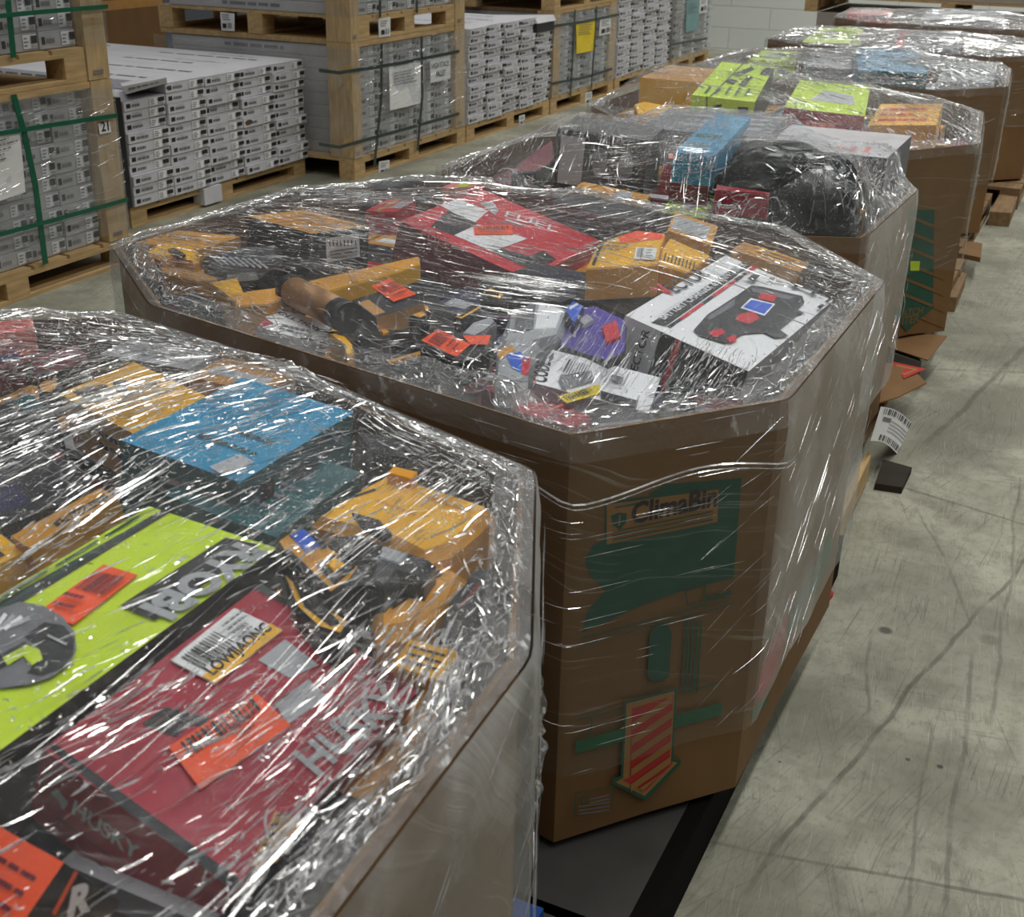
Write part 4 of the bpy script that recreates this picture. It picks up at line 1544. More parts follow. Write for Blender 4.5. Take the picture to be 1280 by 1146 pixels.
carton(1, 'tool_case', 'black case behind the blue topped box near the far rim', 'case', (466, 566), (448, 540), (540, 576), 0.805, 0.06, BLACK, None, lambda g: g.top.lines(0.1, 0.2, 0.9, 0.8, 3, DARK, rg))
slab(1, 'olive_pouch', 'small olive pouch beside the dark red box', 'pouch', [(46, 478), (70, 470), (78, 480), (64, 492), (48, 490)], 0.835, 0.04, AMBER, DARK, 0.006)

# ---- the second bin
under_layer(2, 0.74, 0.195, [DARK, BLACK, DARK, NAVY, BLACK, MAROON, AMBER], 2)
z6 = lambda *p: Z3(p, 440, 200, 3.765)
z7 = lambda *p: Z3(p, 500, 340, 3.556)
z8 = lambda *p: Z3(p, 760, 260, 3.556)
zl = lambda *p: Z3(p, 320, 300, 5.333)
zq = lambda *p: Z3(p, 140, 250, 4.923)
za = lambda *p: Z3(p, 700, 270, 5.818)


def d_fuel(g):
    f = g.top
    f.polypx(z6((400, 205), (490, 180), (640, 240), (570, 302)), WHITE)
    f.polypx(z6((370, 312), (455, 240), (590, 300), (480, 356)), INK)
    f.polypx(z6((480, 356), (590, 305), (700, 330), (825, 372), (660, 432)), WHITE)
    f.polypx(z6((600, 205), (660, 195), (690, 240), (670, 262)), SILVER)
    f.polypx(z6((660, 434), (700, 420), (890, 470), (850, 505), (800, 500)), INK)
    f.textpx('TOOL ONLY', z6((705, 455))[0], z6((815, 490))[0], WHITE, 1.0)
    f.polypx(z6((850, 450), (900, 430), (960, 470), (890, 500)), INK)
    f.textpx('FUEL', z6((716, 268))[0], z6((965, 345))[0], WHITE, 0.9, 0.0)
    thick(f, z6((720, 285))[0], z6((800, 310))[0], 2, WHITE)
    e = g.A
    e.textpx('FUEL', z6((322, 365))[0], z6((462, 424))[0], PINK, 1.0, 0.0)
    e.polypx(z6((230, 262), (640, 440), (645, 460), (230, 285)), MAROON)
    sticker(g, f, z6((575, 357), (756, 356), (750, 312), (572, 316)), ORANGE, 'orange price sticker', red_code)


carton(2, 'tool_box', 'bright red and white power tool box at the middle of the arrow bin', 'box', (500, 276), (662, 350), (600, 235), 0.85, 0.085, RED, {'A': MAROON, 'B': MAROON}, d_fuel)


def d_vector(g):
    f = g.top
    f.polypx(z8((192, 512), (598, 240), (648, 248), (255, 528)), INK)
    f.textpx('BATTERY CHARGER & MAINTAINER', z8((252, 498))[0], z8((622, 256))[0], WHITE, 1.0, 0.01)
    f.polypx(z8((262, 528), (330, 482), (345, 488), (276, 536)), INK)
    f.polypx(z8((316, 492), (410, 425), (424, 432), (330, 500)), RED)
    f.polypx(z8((412, 424), (458, 392), (472, 398), (426, 432)), INK)
    f.polypx(z8((460, 390), (555, 324), (570, 330), (474, 398)), RED)
    f.polypx(z8((557, 322), (604, 290), (618, 296), (572, 330)), INK)
    f.polypx(z8((606, 288), (664, 248), (682, 254), (620, 296)), RED)
    f.textpx('V', z8((268, 400))[0], z8((306, 378))[0], RED, 1.0, 0.03)
    f.textpx('ECTOR', z8((306, 384))[0], z8((458, 303))[0], INK, 0.95, 0.015)
    f.polypx(z8((378, 550), (440, 480), (560, 402), (636, 350), (680, 355), (862, 398), (870, 430), (838, 458), (872, 474), (836, 484), (760, 548), (802, 576), (742, 586), (690, 560), (600, 566), (520, 610), (400, 572)), DARK)
    f.polypx(z8((440, 490), (560, 412), (560, 440), (450, 506)), GREYINK)
    f.polypx(z8((640, 362), (830, 402), (800, 416), (640, 380)), GREYINK)
    f.polypx(z8((586, 452), (632, 408), (740, 436), (692, 488)), WHITE)
    f.polypx(z8((596, 450), (636, 416), (730, 438), (690, 480)), SCREEN)
    for p in (((682, 384), (752, 400), (730, 426), (660, 410)), ((580, 482), (640, 470), (672, 500), (622, 526), (560, 506)), ((440, 562), (500, 546), (520, 566), (470, 586)), ((520, 590), (560, 575), (572, 595), (540, 612))):
        f.polypx(z8(*p), RED)
    for (x, y) in ((770, 300), (806, 318), (850, 330), (720, 332), (830, 362), (910, 392), (940, 455), (975, 430), (1030, 420)):
        f.polypx(z8((x - 18, y), (x + 4, y - 14), (x + 20, y - 8), (x - 2, y + 8)), INK)
        thick(f, z8((x + 22, y + 4))[0], z8((x + 50, y + 12))[0], 1.5, GREYINK)
    f.polypx(z8((610, 330), (640, 308), (672, 316), (644, 340)), INK)
    f.polypx(z8((820, 660), (1096, 392), (1130, 398), (850, 690)), NAVY)
    f.lines(0.62, 0.93, 0.98, 0.99, 1, INK, rg)
    e = g.A
    e.rect(0.30, 0.0, 0.42, 1.0, INK)
    e.rect(0.42, 0.0, 0.47, 1.0, RED)
    e.rect(0.47, 0.0, 1.0, 1.0, DARK)
    e.textuv('VECTOR', (0.22, 0.06), (0.22, 0.94), INK, 0.8, 0.02)
    b = g.B
    b.textuv('VECTOR', (0.15, 0.3), (0.6, 0.3), INK, 0.8)


carton(2, 'charger_box', 'white battery charger box with a blue screen picture in the arrow bin', 'box', (782, 394), (936, 464), (905, 318), 0.865, 0.105, WHITE, None, d_vector)


def d_code(g):
    f = g.top
    f.textpx('CODE', z7((652, 496))[0], z7((672, 404))[0], INK, 1.0, 0.03)
    f.polypx(z7((660, 380), (685, 355), (682, 385), (664, 402)), GREYINK)
    f.polypx(z7((560, 440), (575, 382), (622, 392), (600, 490), (578, 488)), RED)
    f.polypx(z7((702, 490), (715, 462), (850, 440), (862, 490), (722, 532)), GREYINK)
    f.bars(0.62, 0.4, 0.82, 0.8, 9, INK, rg)
    f.polypx(z7((890, 538), (1056, 582), (1044, 634), (1000, 622), (1004, 600), (890, 566)), INK)
    loop(f, z7((880, 432), (990, 470), (985, 520), (900, 500)), 1, PALEINK)
    f.polypx(z7((925, 480), (940, 468), (990, 482), (978, 512)), GREYINK)

    def yl(s):
        s.bars(0.08, 0.2, 0.9, 0.8, 10, INK, rg)
    sticker(g, f, z7((740, 592), (886, 548), (886, 506), (700, 562)), YPAPER, 'yellow barcode label', yl, 'paper_label')


carton(2, 'tool_box', 'white reader box printed code at the near rim of the arrow bin', 'box', (811, 516), (666, 478), (826, 472), 0.845, 0.07, WHITE, {'A': SILVER, 'B': DARK}, d_code)
carton(2, 'tool_box', 'dark ribbed box end beside the white reader box', 'box', (850, 512), (816, 518), (866, 482), 0.835, 0.06, DARK, None, lambda g: g.top.lines(0.1, 0.1, 0.9, 0.9, 6, SILVER, rg, fill=0.25))
carton(2, 'tool_box', 'pale grey box under the yellow barcode label at the near rim', 'box', (800, 528), (742, 534), (812, 502), 0.815, 0.05, SILVER, None, lambda g: g.top.lines(0.1, 0.3, 0.9, 0.8, 2, GREYINK, rg))


def d_red2(g):
    f = g.top
    f.lines(0.55, 0.1, 0.95, 0.9, 5, SILVER, rg, fill=0.3)
    f.lines(0.1, 0.2, 0.4, 0.6, 2, MAROON, rg)


slab(2, 'tool_box', 'dark red box along the near rim of the arrow bin', 'box', [(602, 482), (640, 480), (740, 520), (734, 532), (712, 534), (650, 516)], 0.815, 0.06, CRIMSON, MAROON, 0.004, lambda g: [thick(g.top, (668 + q * 16, 508 + q * 6), (690 + q * 14, 500 + q * 6), 3, PINK) for q in range(3)])


def d_bag(g):
    f = g.top
    piece(g, 'grey_card', [(646, 390), (670, 380), (666, 412), (642, 416)], GREYINK, 0.002, 'grey card')
    piece(g, 'white_card', [(674, 380), (704, 388), (695, 410), (668, 412)], WHITE, 0.002, 'white card')
    f.polypx([(678, 390), (698, 388), (692, 402), (676, 402)], INK)
    f.polypx([(632, 444), (650, 440), (660, 452), (650, 466), (640, 460)], SCREEN)
    f.polypx([(652, 450), (664, 448), (660, 470), (652, 468)], RED)
    thick(f, (668, 380), (660, 414), 3, INK)
    f.polypx([(620, 440), (640, 432), (644, 440), (624, 450)], AMBER)


slab(2, 'plastic_bag', 'clear grey plastic bag of small parts left of the charger box', 'bag', [(618, 470), (622, 424), (638, 386), (676, 374), (712, 384), (704, 416), (676, 424), (664, 446), (660, 474), (640, 480)], 0.85, 0.05, SILVER, SILVER, 0.014, d_bag)


def d_purple(g):
    f = g.top
    piece(g, 'silver_fitting', [(722, 404), (734, 398), (742, 404), (730, 412)], SILVER, 0.008, 'silver fitting')
    piece(g, 'red_fitting', [(752, 412), (770, 404), (776, 424), (758, 432)], RED, 0.006, 'red fitting')


slab(2, 'blister_pack', 'purple blister pack with a silver part beside the charger box', 'package', [(698, 432), (716, 386), (744, 382), (784, 400), (782, 440), (760, 452)], 0.83, 0.04, PURPLE, DARK, 0.004, d_purple)
slab(2, 'blue_card', 'small blue and white card behind the plastic bag', 'card', [(706, 388), (716, 376), (730, 382), (718, 404)], 0.852, 0.03, SCREEN, NAVY, 0.002, lambda g: thick(g.top, (712, 386), (722, 380), 3, WHITE))


def d_amber(g):
    f = g.top
    thick(f, za((240, 360))[0], za((300, 210))[0], 4, INK)
    f.polypx(za((430, 150), (560, 110), (760, 132), (740, 170), (440, 200)), ORANGE)
    f.lines(0.3, 0.35, 0.5, 0.5, 3, INK, rg, fill=0.3)
    sticker(g, f, za((536, 322), (690, 332), (705, 246), (552, 238)), PAPER, 'white barcode label', lambda s: (s.bars(0.1, 0.1, 0.45, 0.9, 6, INK, rg), s.lines(0.55, 0.1, 0.9, 0.9, 4, GREYINK, rg, fill=0.4)), 'paper_label')


slab(2, 'tool_package', 'amber cardboard package with a white barcode label behind the charger box', 'package', za((190, 380), (270, 200), (440, 140), (560, 110), (770, 135), (735, 230), (715, 352)), 0.85, 0.06, YELLOW, AMBER, 0.003, d_amber)
slab(2, 'tool_package', 'amber package side printed with black lines touching the charger box', 'package', za((722, 350), (742, 235), (800, 160), (1100, 290), (1000, 360), (935, 410)), 0.84, 0.06, YELLOW, AMBER, 0.003, lambda g: [thick(g.top, za((770 + q * 26, 270 + q * 9))[0], za((755 + q * 26, 330 + q * 9))[0], 1.6, INK) for q in range(9)], tilt=(-0.15, 0))
carton(2, 'tool_package', 'amber box with a pale label at the far rim of the arrow bin', 'package', za((1105, 215))[0], za((780, 105))[0], za((1150, 75))[0], 0.825, 0.05, AMBER, None, lambda g: g.top.rect(0.15, 0.15, 0.95, 0.85, SILVER))
carton(2, 'tool_box', 'tan box between the charger box and the far rim', 'box', (1000, 340), (915, 312), (960, 312), 0.815, 0.05, TAN, None, lambda g: g.top.lines(0.1, 0.1, 0.9, 0.9, 3, YELLOW, rg))
carton(2, 'tool_case', 'black moulded case in front of the amber package', 'case', (780, 392), (720, 366), (820, 362), 0.815, 0.06, BLACK, None, lambda g: (g.top.lines(0.1, 0.1, 0.8, 0.6, 3, DARK, rg), g.top.rect(0.5, 0.4, 0.9, 0.8, TAN)), zz=(0.785, 0.785, 0.785))
carton(2, 'tool_case', 'black case in front of the red and white tool box', 'case', (700, 378), (600, 352), (742, 344), 0.78, 0.06, DARK, None, lambda g: g.top.lines(0.1, 0.1, 0.9, 0.9, 5, NAVY, rg), zz=(0.78, 0.78, 0.78))
slab(2, 'spirit_level', 'long yellow level lying left of the red and white tool box', 'tool', zl((345, 275), (610, 212), (1085, 108), (1096, 160), (970, 200), (430, 352)), 0.85, 0.03, AMBER, YELLOW, 0.003, lambda g: piece(g, 'sleeve', zl((610, 212), (650, 204), (680, 280), (640, 288)), TAN, 0.003, 'tan sleeve'))
k = MB()
a, b = PZ(369, 365, 0.835), PZ(424, 392, 0.835)
d = (b - a).normalized()
k.tube([a - d * 0.012, a, b], 0.026, BRONZE, 16)
tb = tag(k.build('cardboard_tube'), 'bronze tube with black ends beside the yellow level', 'tube')
for e0, e1, er in ((b - d * 0.004, b + d * 0.03, 0.0268), (a - d * 0.02, a - d * 0.004, 0.0275)):
    k = MB()
    k.tube([e0, e1], er, BLACK, 16)
    k.build('end_cap', tb)['label'] = 'black end cap'
cover(2, [a + Vector((x, y, 0.028)) for x in (-.01, .01) for y in (-.01, .01)] + [a + (b - a) * t + Vector((0, 0, 0.028)) for t in (0.1, .3, .5, .7, .9, 1)])


def d_case2(g):
    f = g.top
    piece(g, 'latch', zl((780, 580), (810, 570), (890, 630), (850, 640)), AMBER, 0.005, 'amber latch')
    piece(g, 'trim_bar', zl((870, 820), (1130, 745), (1160, 760), (900, 832)), AMBER, 0.004, 'amber trim bar')
    piece(g, 'handle', zl((820, 470), (1060, 440), (1080, 475), (845, 505)), DARK, 0.012, 'dark handle')
    f.lines(0.2, 0.2, 0.8, 0.8, 6, DARK, rg, fill=0.3)
    f.polypx(zl((900, 720), (940, 700), (960, 716), (915, 732)), SILVER)
    f.polypx(zl((1030, 480), (1140, 470), (1160, 500), (1060, 515)), AMBER)


slab(2, 'tool_case', 'large black tool case at the near rim of the arrow bin', 'case', zl((600, 500), (830, 400), (1230, 380), (1400, 560), (1380, 760), (1180, 920), (700, 760), (660, 690)), 0.81, 0.07, BLACK, BLACK, 0.008, d_case2)


def d_stick1(g):
    sticker(g, g.top, zl((920, 422), (1072, 372), (890, 268), (772, 322)), ORANGE, 'orange price sticker', red_code)


carton(2, 'tool_package', 'clear fronted package with an orange sticker beside the yellow level', 'package', zl((800, 520))[0], zl((1120, 420))[0], zl((640, 400))[0], 0.835, 0.045, DARK, {'A': TAN}, lambda g: (d_stick1(g), g.top.rect(0.02, 0.1, 0.25, 0.8, TAN)))


def d_stick2(g):
    sticker(g, g.top, z7((250, 386), (312, 330), (170, 262), (95, 312)), ORANGE, 'orange price sticker', red_code)
    sticker(g, g.top, z7((312, 330), (390, 330), (404, 290), (280, 292)), ORANGE, 'folded end of the orange sticker')


slab(2, 'tool_package', 'black package with a large folded orange sticker left of the plastic bag', 'package', z7((90, 330), (170, 250), (290, 270), (420, 280), (400, 345), (260, 400)), 0.842, 0.04, DARK, BLACK, 0.003, d_stick2)
slab(2, 'hand_tool', 'yellow and black hand tool beyond the folded orange sticker', 'tool', z7((240, 200), (340, 140), (360, 160), (270, 210)), 0.845, 0.03, YELLOW, BLACK, 0.004, lambda g: piece(g, 'grip', z7((258, 190), (338, 146), (346, 154), (268, 202)), INK, 0.004, 'black grip'))
slab(2, 'hand_tool', 'small amber hand tool beside the clear fronted package', 'tool', z7((40, 190), (100, 170), (130, 190), (90, 205)), 0.845, 0.03, AMBER, BLACK, 0.004)
slab(2, 'hand_tool', 'amber gripped tool touching the corner of the red and white box', 'tool', z7((360, 90), (400, 66), (470, 100), (440, 122)), 0.842, 0.03, YELLOW, BLACK, 0.004, lambda g: piece(g, 'grip', z7((380, 88), (440, 98), (438, 108), (378, 96)), INK, 0.004, 'black grip'))
slab(2, 'scrub_pad', 'white and grey pad above the folded orange sticker', 'pad', z7((270, 275), (320, 220), (410, 196), (430, 215), (380, 262), (330, 284)), 0.845, 0.03, SILVER, GREYINK, 0.006)
slab(2, 'yellow_wedge', 'bright yellow wedge piece at the near rim beside the tube', 'tool', zl((480, 612), (550, 600), (650, 690), (655, 745), (610, 780), (590, 700)), 0.832, 0.04, YELLOW, AMBER, 0.004)


def d_mlt(g):
    f = g.top
    f.textpx('VOLLTION', zl((90, 470))[0], zl((420, 610))[0], INK, 1.0, 0.01)
    f.polypx(zl((0, 500), (60, 520), (120, 560), (20, 590)), CRIMSON)
    f.lines(0.3, 0.1, 0.9, 0.4, 2, GREYINK, rg)


carton(2, 'tool_box', 'white box with black and red lettering at the near left rim of the arrow bin', 'box', zl((10, 580))[0], zl((430, 690))[0], zl((110, 450))[0], 0.83, 0.05, WHITE, None, d_mlt)


def d_lab(g):
    e = g.A
    e.polypx(Z3(((1005, 368), (1162, 345), (1166, 455), (1010, 482)), 140, 200, 3.765), WHITE)
    for q in range(8):
        thick(e, Z3(((1022 + q * 17, 376),), 140, 200, 3.765)[0], Z3(((1024 + q * 17, 404),), 140, 200, 3.765)[0], 1.6, INK)
    for q in range(3):
        thick(e, Z3(((1020, 430 + q * 16),), 140, 200, 3.765)[0], Z3(((1150, 412 + q * 16),), 140, 200, 3.765)[0], 2, GREYINK)
    g.top.lines(0.1, 0.2, 0.9, 0.8, 4, TAN, rg, fill=0.3)


carton(2, 'tool_box', 'yellow topped black box with a white label on its front in the arrow bin', 'box', (390, 292), (461, 283), (308, 270), 0.85, 0.09, AMBER, {'A': DARK, 'B': DARK}, d_lab)
carton(2, 'tool_box', 'flat tan box along the far left rim of the arrow bin', 'box', zq((540, 305))[0], zq((140, 262))[0], zq((790, 225))[0], 0.825, 0.05, AMBER, None, lambda g: g.top.lines(0.5, 0.2, 0.95, 0.8, 4, TAN, rg, fill=0.3))
slab(2, 'power_tool', 'yellow power tool with black grip at the left corner of the arrow bin', 'power tool', zq((280, 275), (330, 258), (480, 275), (540, 312), (535, 368), (500, 378), (440, 352), (400, 340), (300, 350), (200, 320)), 0.835, 0.05, YELLOW, AMBER, 0.006, lambda g: piece(g, 'grip', zq((345, 320), (380, 312), (455, 350), (400, 360)), BLACK, 0.006, 'black grip'))
slab(2, 'power_tool', 'black silver topped power tool right of the yellow power tool', 'power tool', zq((545, 340), (700, 300), (1010, 270), (1050, 330), (900, 450), (700, 470), (560, 420)), 0.825, 0.05, DARK, BLACK, 0.012, lambda g: [thick(g.top, zq((600 + q * 40, 340 + q * 4))[0], zq((680 + q * 40, 400 + q * 4))[0], 2.5, SILVER) for q in range(8)])
slab(2, 'tool_package', 'small bright yellow package near the left rim of the arrow bin', 'package', zq((600, 505), (770, 478), (815, 575), (720, 596)), 0.832, 0.05, YELLOW, AMBER, 0.003)
slab(2, 'tool_package', 'amber package between the small yellow package and the tube', 'package', zq((720, 600), (830, 560), (1080, 530), (1100, 570), (960, 640), (760, 650)), 0.83, 0.05, AMBER, TAN, 0.003)
slab(2, 'tool_package', 'tan strip package under the yellow power tool', 'package', zq((300, 380), (500, 420), (720, 440), (700, 480), (520, 490), (300, 440)), 0.815, 0.04, TAN, AMBER, 0.003)
carton(2, 'tool_box', 'black framed box at the near left corner of the arrow bin', 'box', zq((640, 680))[0], zq((400, 600))[0], zq((690, 630))[0], 0.80, 0.04, BLACK, None, lambda g: loop(g.top, zq((420, 600), (450, 570), (660, 640), (630, 672)), 2, SILVER), zz=(0.80, 0.80, 0.80))
carton(2, 'tool_box', 'grey and black box along the far rim left of the red tool box', 'box', z6((180, 130))[0], z6((-60, 130))[0], z6((380, 90))[0], 0.825, 0.05, DARK, None, lambda g: g.top.lines(0.1, 0.1, 0.9, 0.9, 6, SILVER, rg, fill=0.4))
carton(2, 'tool_box', 'red and white patterned box beside the yellow topped box', 'box', z6((200, 245))[0], z6((60, 240))[0], z6((300, 190))[0], 0.835, 0.05, RED, None, lambda g: (g.top.rect(0.0, 0.3, 0.4, 0.9, SILVER), g.top.rect(0.5, 0.0, 0.7, 1, TAN)))
carton(2, 'tool_box', 'pink and green box at the far rim behind the red tool box', 'box', z6((560, 130))[0], z6((420, 130))[0], z6((640, 90))[0], 0.825, 0.05, PINK, None, lambda g: g.top.rect(0.2, 0.1, 0.6, 0.7, LIME))
carton(2, 'tool_case', 'long black case along the far rim behind the red tool box', 'case', (800, 278), (690, 252), (835, 258), 0.815, 0.06, DARK, None, lambda g: g.top.lines(0.1, 0.1, 0.9, 0.9, 5, BLACK, rg))

# ---- the third bin
BIGQ = [(1109.2, 197.6), (1139.8, 169.5), (947.1, 181.6)]
under_layer(3, 0.70, 0.24, [DARK, BLACK, MAROON, NAVY, AMBER], 3)
zb = lambda *p: Z3(p, 560, 120, 4.0)
zc = lambda *p: Z3(p, 820, 120, 3.556)


def d_crate(g):
    e = g.A
    e.rect(0.0, 0.0, 0.05, 1, BLACK)
    e.rect(0.06, 0.12, 0.32, 0.9, SILVER)
    e.rect(0.36, 0.12, 0.97, 0.9, DARK)
    e.polyuv([(0.5 + 0.08 * math.cos(a * 0.7), 0.55 + 0.25 * math.sin(a * 0.7)) for a in range(9)], GREYINK)
    e.polyuv([(0.78 + 0.08 * math.cos(a * 0.7), 0.55 + 0.25 * math.sin(a * 0.7)) for a in range(9)], GREYINK)


carton(3, 'tool_crate', 'black open fronted crate standing in the third bin', 'crate', (696, 160), (812, 176), (722, 145), 0.905, 0.16, BLACK, {'B': MAROON}, d_crate)
slab(3, 'tool_box', 'maroon box left of the black open fronted crate', 'box', [(640, 215), (655, 198), (690, 175), (694, 200), (670, 214)], 0.84, 0.06, MAROON, DARK, 0.004)
carton(3, 'tool_box', 'blue box behind the black crate in the third bin', 'box', (842, 190), (893, 196), (886, 141), 0.895, 0.12, BLUE, None, lambda g: (g.top.lines(0.1, 0.1, 0.9, 0.5, 2, TEAL, rg), g.A.rect(0, 0, 1, 0.4, MAROON)))
carton(3, 'tool_box', 'small red edged box left of the blue box', 'box', (828, 205), (862, 209), (832, 186), 0.86, 0.07, CRIMSON, {'top': DARK}, lambda g: g.top.rect(0.1, 0.4, 0.9, 0.7, PINK))
slab(3, 'tool_bag', 'crumpled lime green bag at the near rim of the third bin', 'bag', [(824, 264), (838, 244), (852, 234), (880, 238), (892, 246), (888, 268), (856, 272)], 0.80, 0.06, LIME, LIME, 0.012, lambda g: g.top.polypx([(846, 252), (864, 248), (880, 256), (860, 262)], SILVER))


def d_h3(g):
    e = g.A
    e.textuv('HUSKY', (0.18, 0.62), (0.5, 0.64), WHITE, 1.0, 0.02)
    e.polyuv([(0.05, 0.7), (0.1, 0.82), (0.14, 0.7), (0.1, 0.6)], WHITE)
    e.rect(0.33, 0.24, 0.98, 0.46, GREEN)
    e.rect(0.33, 0.0, 0.98, 0.24, SILVER)
    e.rect(0.0, 0.0, 0.30, 0.45, MAROON)


carton(3, 'tool_box', 'crimson box with white lettering beside the black bag', 'box', (894, 237), (962, 242), (903, 222), 0.86, 0.11, CRIMSON, None, d_h3)
carton(3, 'tool_box', 'long amber box at the near rim of the third bin', 'box', (800, 258), (712, 240), (812, 244), 0.785, 0.05, AMBER, None, lambda g: g.top.rect(0.3, 0.1, 0.6, 0.9, SILVER))
carton(3, 'large_box', 'large pale box with pink print on the right of the third bin', 'box', BIGQ[0], BIGQ[1], BIGQ[2], 0.86, 0.17, mat('pale_grey_card', (186, 184, 188), 0.5), {'A': GREYINK, 'B': DARK}, lambda g: (g.top.lines(0.3, 0.15, 0.9, 0.45, 3, PINK, rg, fill=0.5), g.top.lines(0.2, 0.6, 0.9, 0.9, 3, PALEINK, rg)))
carton(3, 'tool_box', 'grey flat box along the far rim of the third bin', 'box', (960, 172), (800, 160), (985, 146), 0.865, 0.10, GREYINK, None, lambda g: g.top.lines(0.1, 0.2, 0.9, 0.8, 3, SILVER, rg))
# the black bag: a lumpy dome with a strap handle
k = MB()
bc = Vector((-0.675, 2.93, 0.7))
BAG_H = PY(985, 186, 2.95).z - 0.735
nu, nv = 28, 14
rows = []
for j in range(nv + 1):
    ph = j / nv * math.pi / 2
    row = []
    for q in range(nu):
        th = q / nu * 2 * math.pi
        cx, cy = math.copysign(abs(math.cos(th)) ** 0.7, math.cos(th)), math.copysign(abs(math.sin(th)) ** 0.7, math.sin(th))
        r = math.cos(ph) ** 0.55
        p = Vector((cx * r * 0.185, cy * r * 0.125, math.sin(ph) ** 0.8 * BAG_H))
        p *= 1 + 0.10 * noise.noise(p * 14) + 0.04 * noise.noise(p * 40)
        p.z = max(p.z, 0)
        row.append(Vector((bc.x, bc.y, 0.735)) + p)
    rows.append(row)
for j in range(nv):
    for q in range(nu):
        k.poly([rows[j][q], rows[j][(q + 1) % nu], rows[j + 1][(q + 1) % nu], rows[j + 1][q]], mat('black_vinyl', (14, 15, 20), 0.2, 0.2, 20, bump=0.5), True)
k.poly(list(reversed(rows[0])), BLACK)
bag = tag(k.build('tool_bag'), 'shiny black soft bag bulging in the third bin', 'bag')
cover(3, [p + Vector((0, 0, 0.004)) for r in rows[3:] for p in r])
k = MB()
hp = []
for t in range(13):
    an = math.pi * t / 12
    hp.append(Vector((bc.x + 0.07 * math.cos(an), bc.y + 0.03, 0.735 + BAG_H * 0.9 + 0.03 * math.sin(an))))
k.tube(hp, 0.008, BLACK, 8)
k.build('handle', bag)
cover(3, [p + Vector((0, 0, 0.01)) for p in hp])

# ---- the fourth bin
under_layer(4, 0.70, 0.26, [DARK, AMBER, MAROON, TAN], 4)
zd = lambda *p: Z3(p, 760, 0, 2.4615)
carton(4, 'tool_box', 'plain amber box on the left of the fourth bin', 'box', zd((100, 238))[0], zd((285, 254))[0], zd((190, 200))[0], 0.84, 0.15, TAN, {'A': YELLOW, 'B': YELLOW}, lambda g: g.A.lines(0.1, 0.1, 0.8, 0.3, 1, AMBER, rg))
slab(4, 'tool_package', 'orange yellow package in front of the plain amber box', 'package', zd((80, 320), (110, 312), (260, 340), (262, 352), (90, 350)), 0.775, 0.05, YELLOW, AMBER, 0.006)


def d_l4(g):
    f = g.top
    thick(f, zd((312, 300))[0], zd((418, 194))[0], 1.6, INK)
    f.polypx(zd((480, 208), (530, 214), (512, 238), (466, 230)), INK)
    f.textpx('RYOBI', zd((474, 229))[0], zd((518, 235))[0], SILVER, 0.8)
    for p in (((380, 230), (440, 206), (452, 214), (400, 238)), ((366, 240), (400, 250), (384, 262), (362, 254)), ((430, 236), (444, 240), (420, 268), (400, 262))):
        f.polypx(zd(*p), INK)
    f.textpx('18V', zd((436, 268))[0], zd((476, 272))[0], INK, 1.0)
    f.lines(0.06, 0.1, 0.28, 0.9, 5, ARTGREEN, rg, 'v', 0.3)
    e = g.A
    thick(e, zd((304, 298))[0], zd((304, 350))[0], 1.5, INK)
    e.polypx(zd((400, 328), (432, 330), (430, 350), (398, 348)), INK)
    e.polypx(zd((320, 325), (350, 320), (352, 328), (324, 332)), INK)


carton(4, 'tool_box', 'bright lime green box with a tool picture topping the fourth bin', 'box', zd((258, 292))[0], zd((452, 314))[0], zd((372, 192))[0], 0.875, 0.15, LIME, {'far_u': BLACK}, d_l4)


def d_l4b(g):
    f = g.top
    f.rect(0.0, 0.0, 1.0, 0.22, CRIMSON)
    f.textuv('RIGID TOOLS', (0.2, 0.04), (0.8, 0.04), PINK, 1.2)
    f.polyuv([(0.4, 0.4), (0.8, 0.36), (0.75, 0.6), (0.45, 0.7)], SILVER)


carton(4, 'tool_box', 'lime green flat box with a red lettered edge in the fourth bin', 'box', zd((542, 330))[0], zd((790, 358))[0], zd((600, 246))[0], 0.80, 0.10, LIME, {'A': CRIMSON}, lambda g: (g.top.polyuv([(0.25, 0.3), (0.85, 0.3), (0.8, 0.6), (0.4, 0.7)], PALEINK), g.A.lines(0.3, 0.3, 0.8, 0.7, 1, PINK, rg, fill=0.7)))
carton(4, 'tool_box', 'yellow flat box by the right rim of the fourth bin', 'box', zd((800, 385))[0], zd((1010, 385))[0], zd((840, 320))[0], 0.775, 0.08, YELLOW, {'A': AMBER}, lambda g: g.top.lines(0.1, 0.1, 0.9, 0.8, 3, RED, rg))

# ---- the fifth bin
under_layer(5, 0.65, 0.28, [DARK, TAN, MAROON], 5)
carton(5, 'tool_box', 'lime green box at the left of the fifth bin', 'box', zd((430, 185))[0], zd((540, 190))[0], zd((470, 155))[0], 0.80, 0.10, LIME, None, lambda g: g.top.rect(0.3, 0.2, 0.8, 0.7, SILVER))
carton(5, 'tool_box', 'blue box on the right of the fifth bin', 'box', zd((770, 215))[0], zd((985, 225))[0], zd((780, 150))[0], 0.835, 0.14, BLUE, {'A': TEAL}, lambda g: g.A.lines(0.1, 0.1, 0.9, 0.9, 5, GREYINK, rg, fill=0.4))
carton(5, 'tool_box', 'grey box beside the blue box in the fifth bin', 'box', zd((600, 205))[0], zd((750, 212))[0], zd((620, 160))[0], 0.80, 0.10, GREYINK, None, lambda g: g.top.lines(0.1, 0.1, 0.9, 0.9, 4, SILVER, rg))
carton(5, 'large_box', 'pale box by the right rim of the fifth bin', 'box', zd((1010, 250))[0], zd((1180, 255))[0], zd((1040, 190))[0], 0.79, 0.09, SILVER, None, lambda g: g.top.lines(0.1, 0.1, 0.9, 0.9, 4, WHITE, rg))
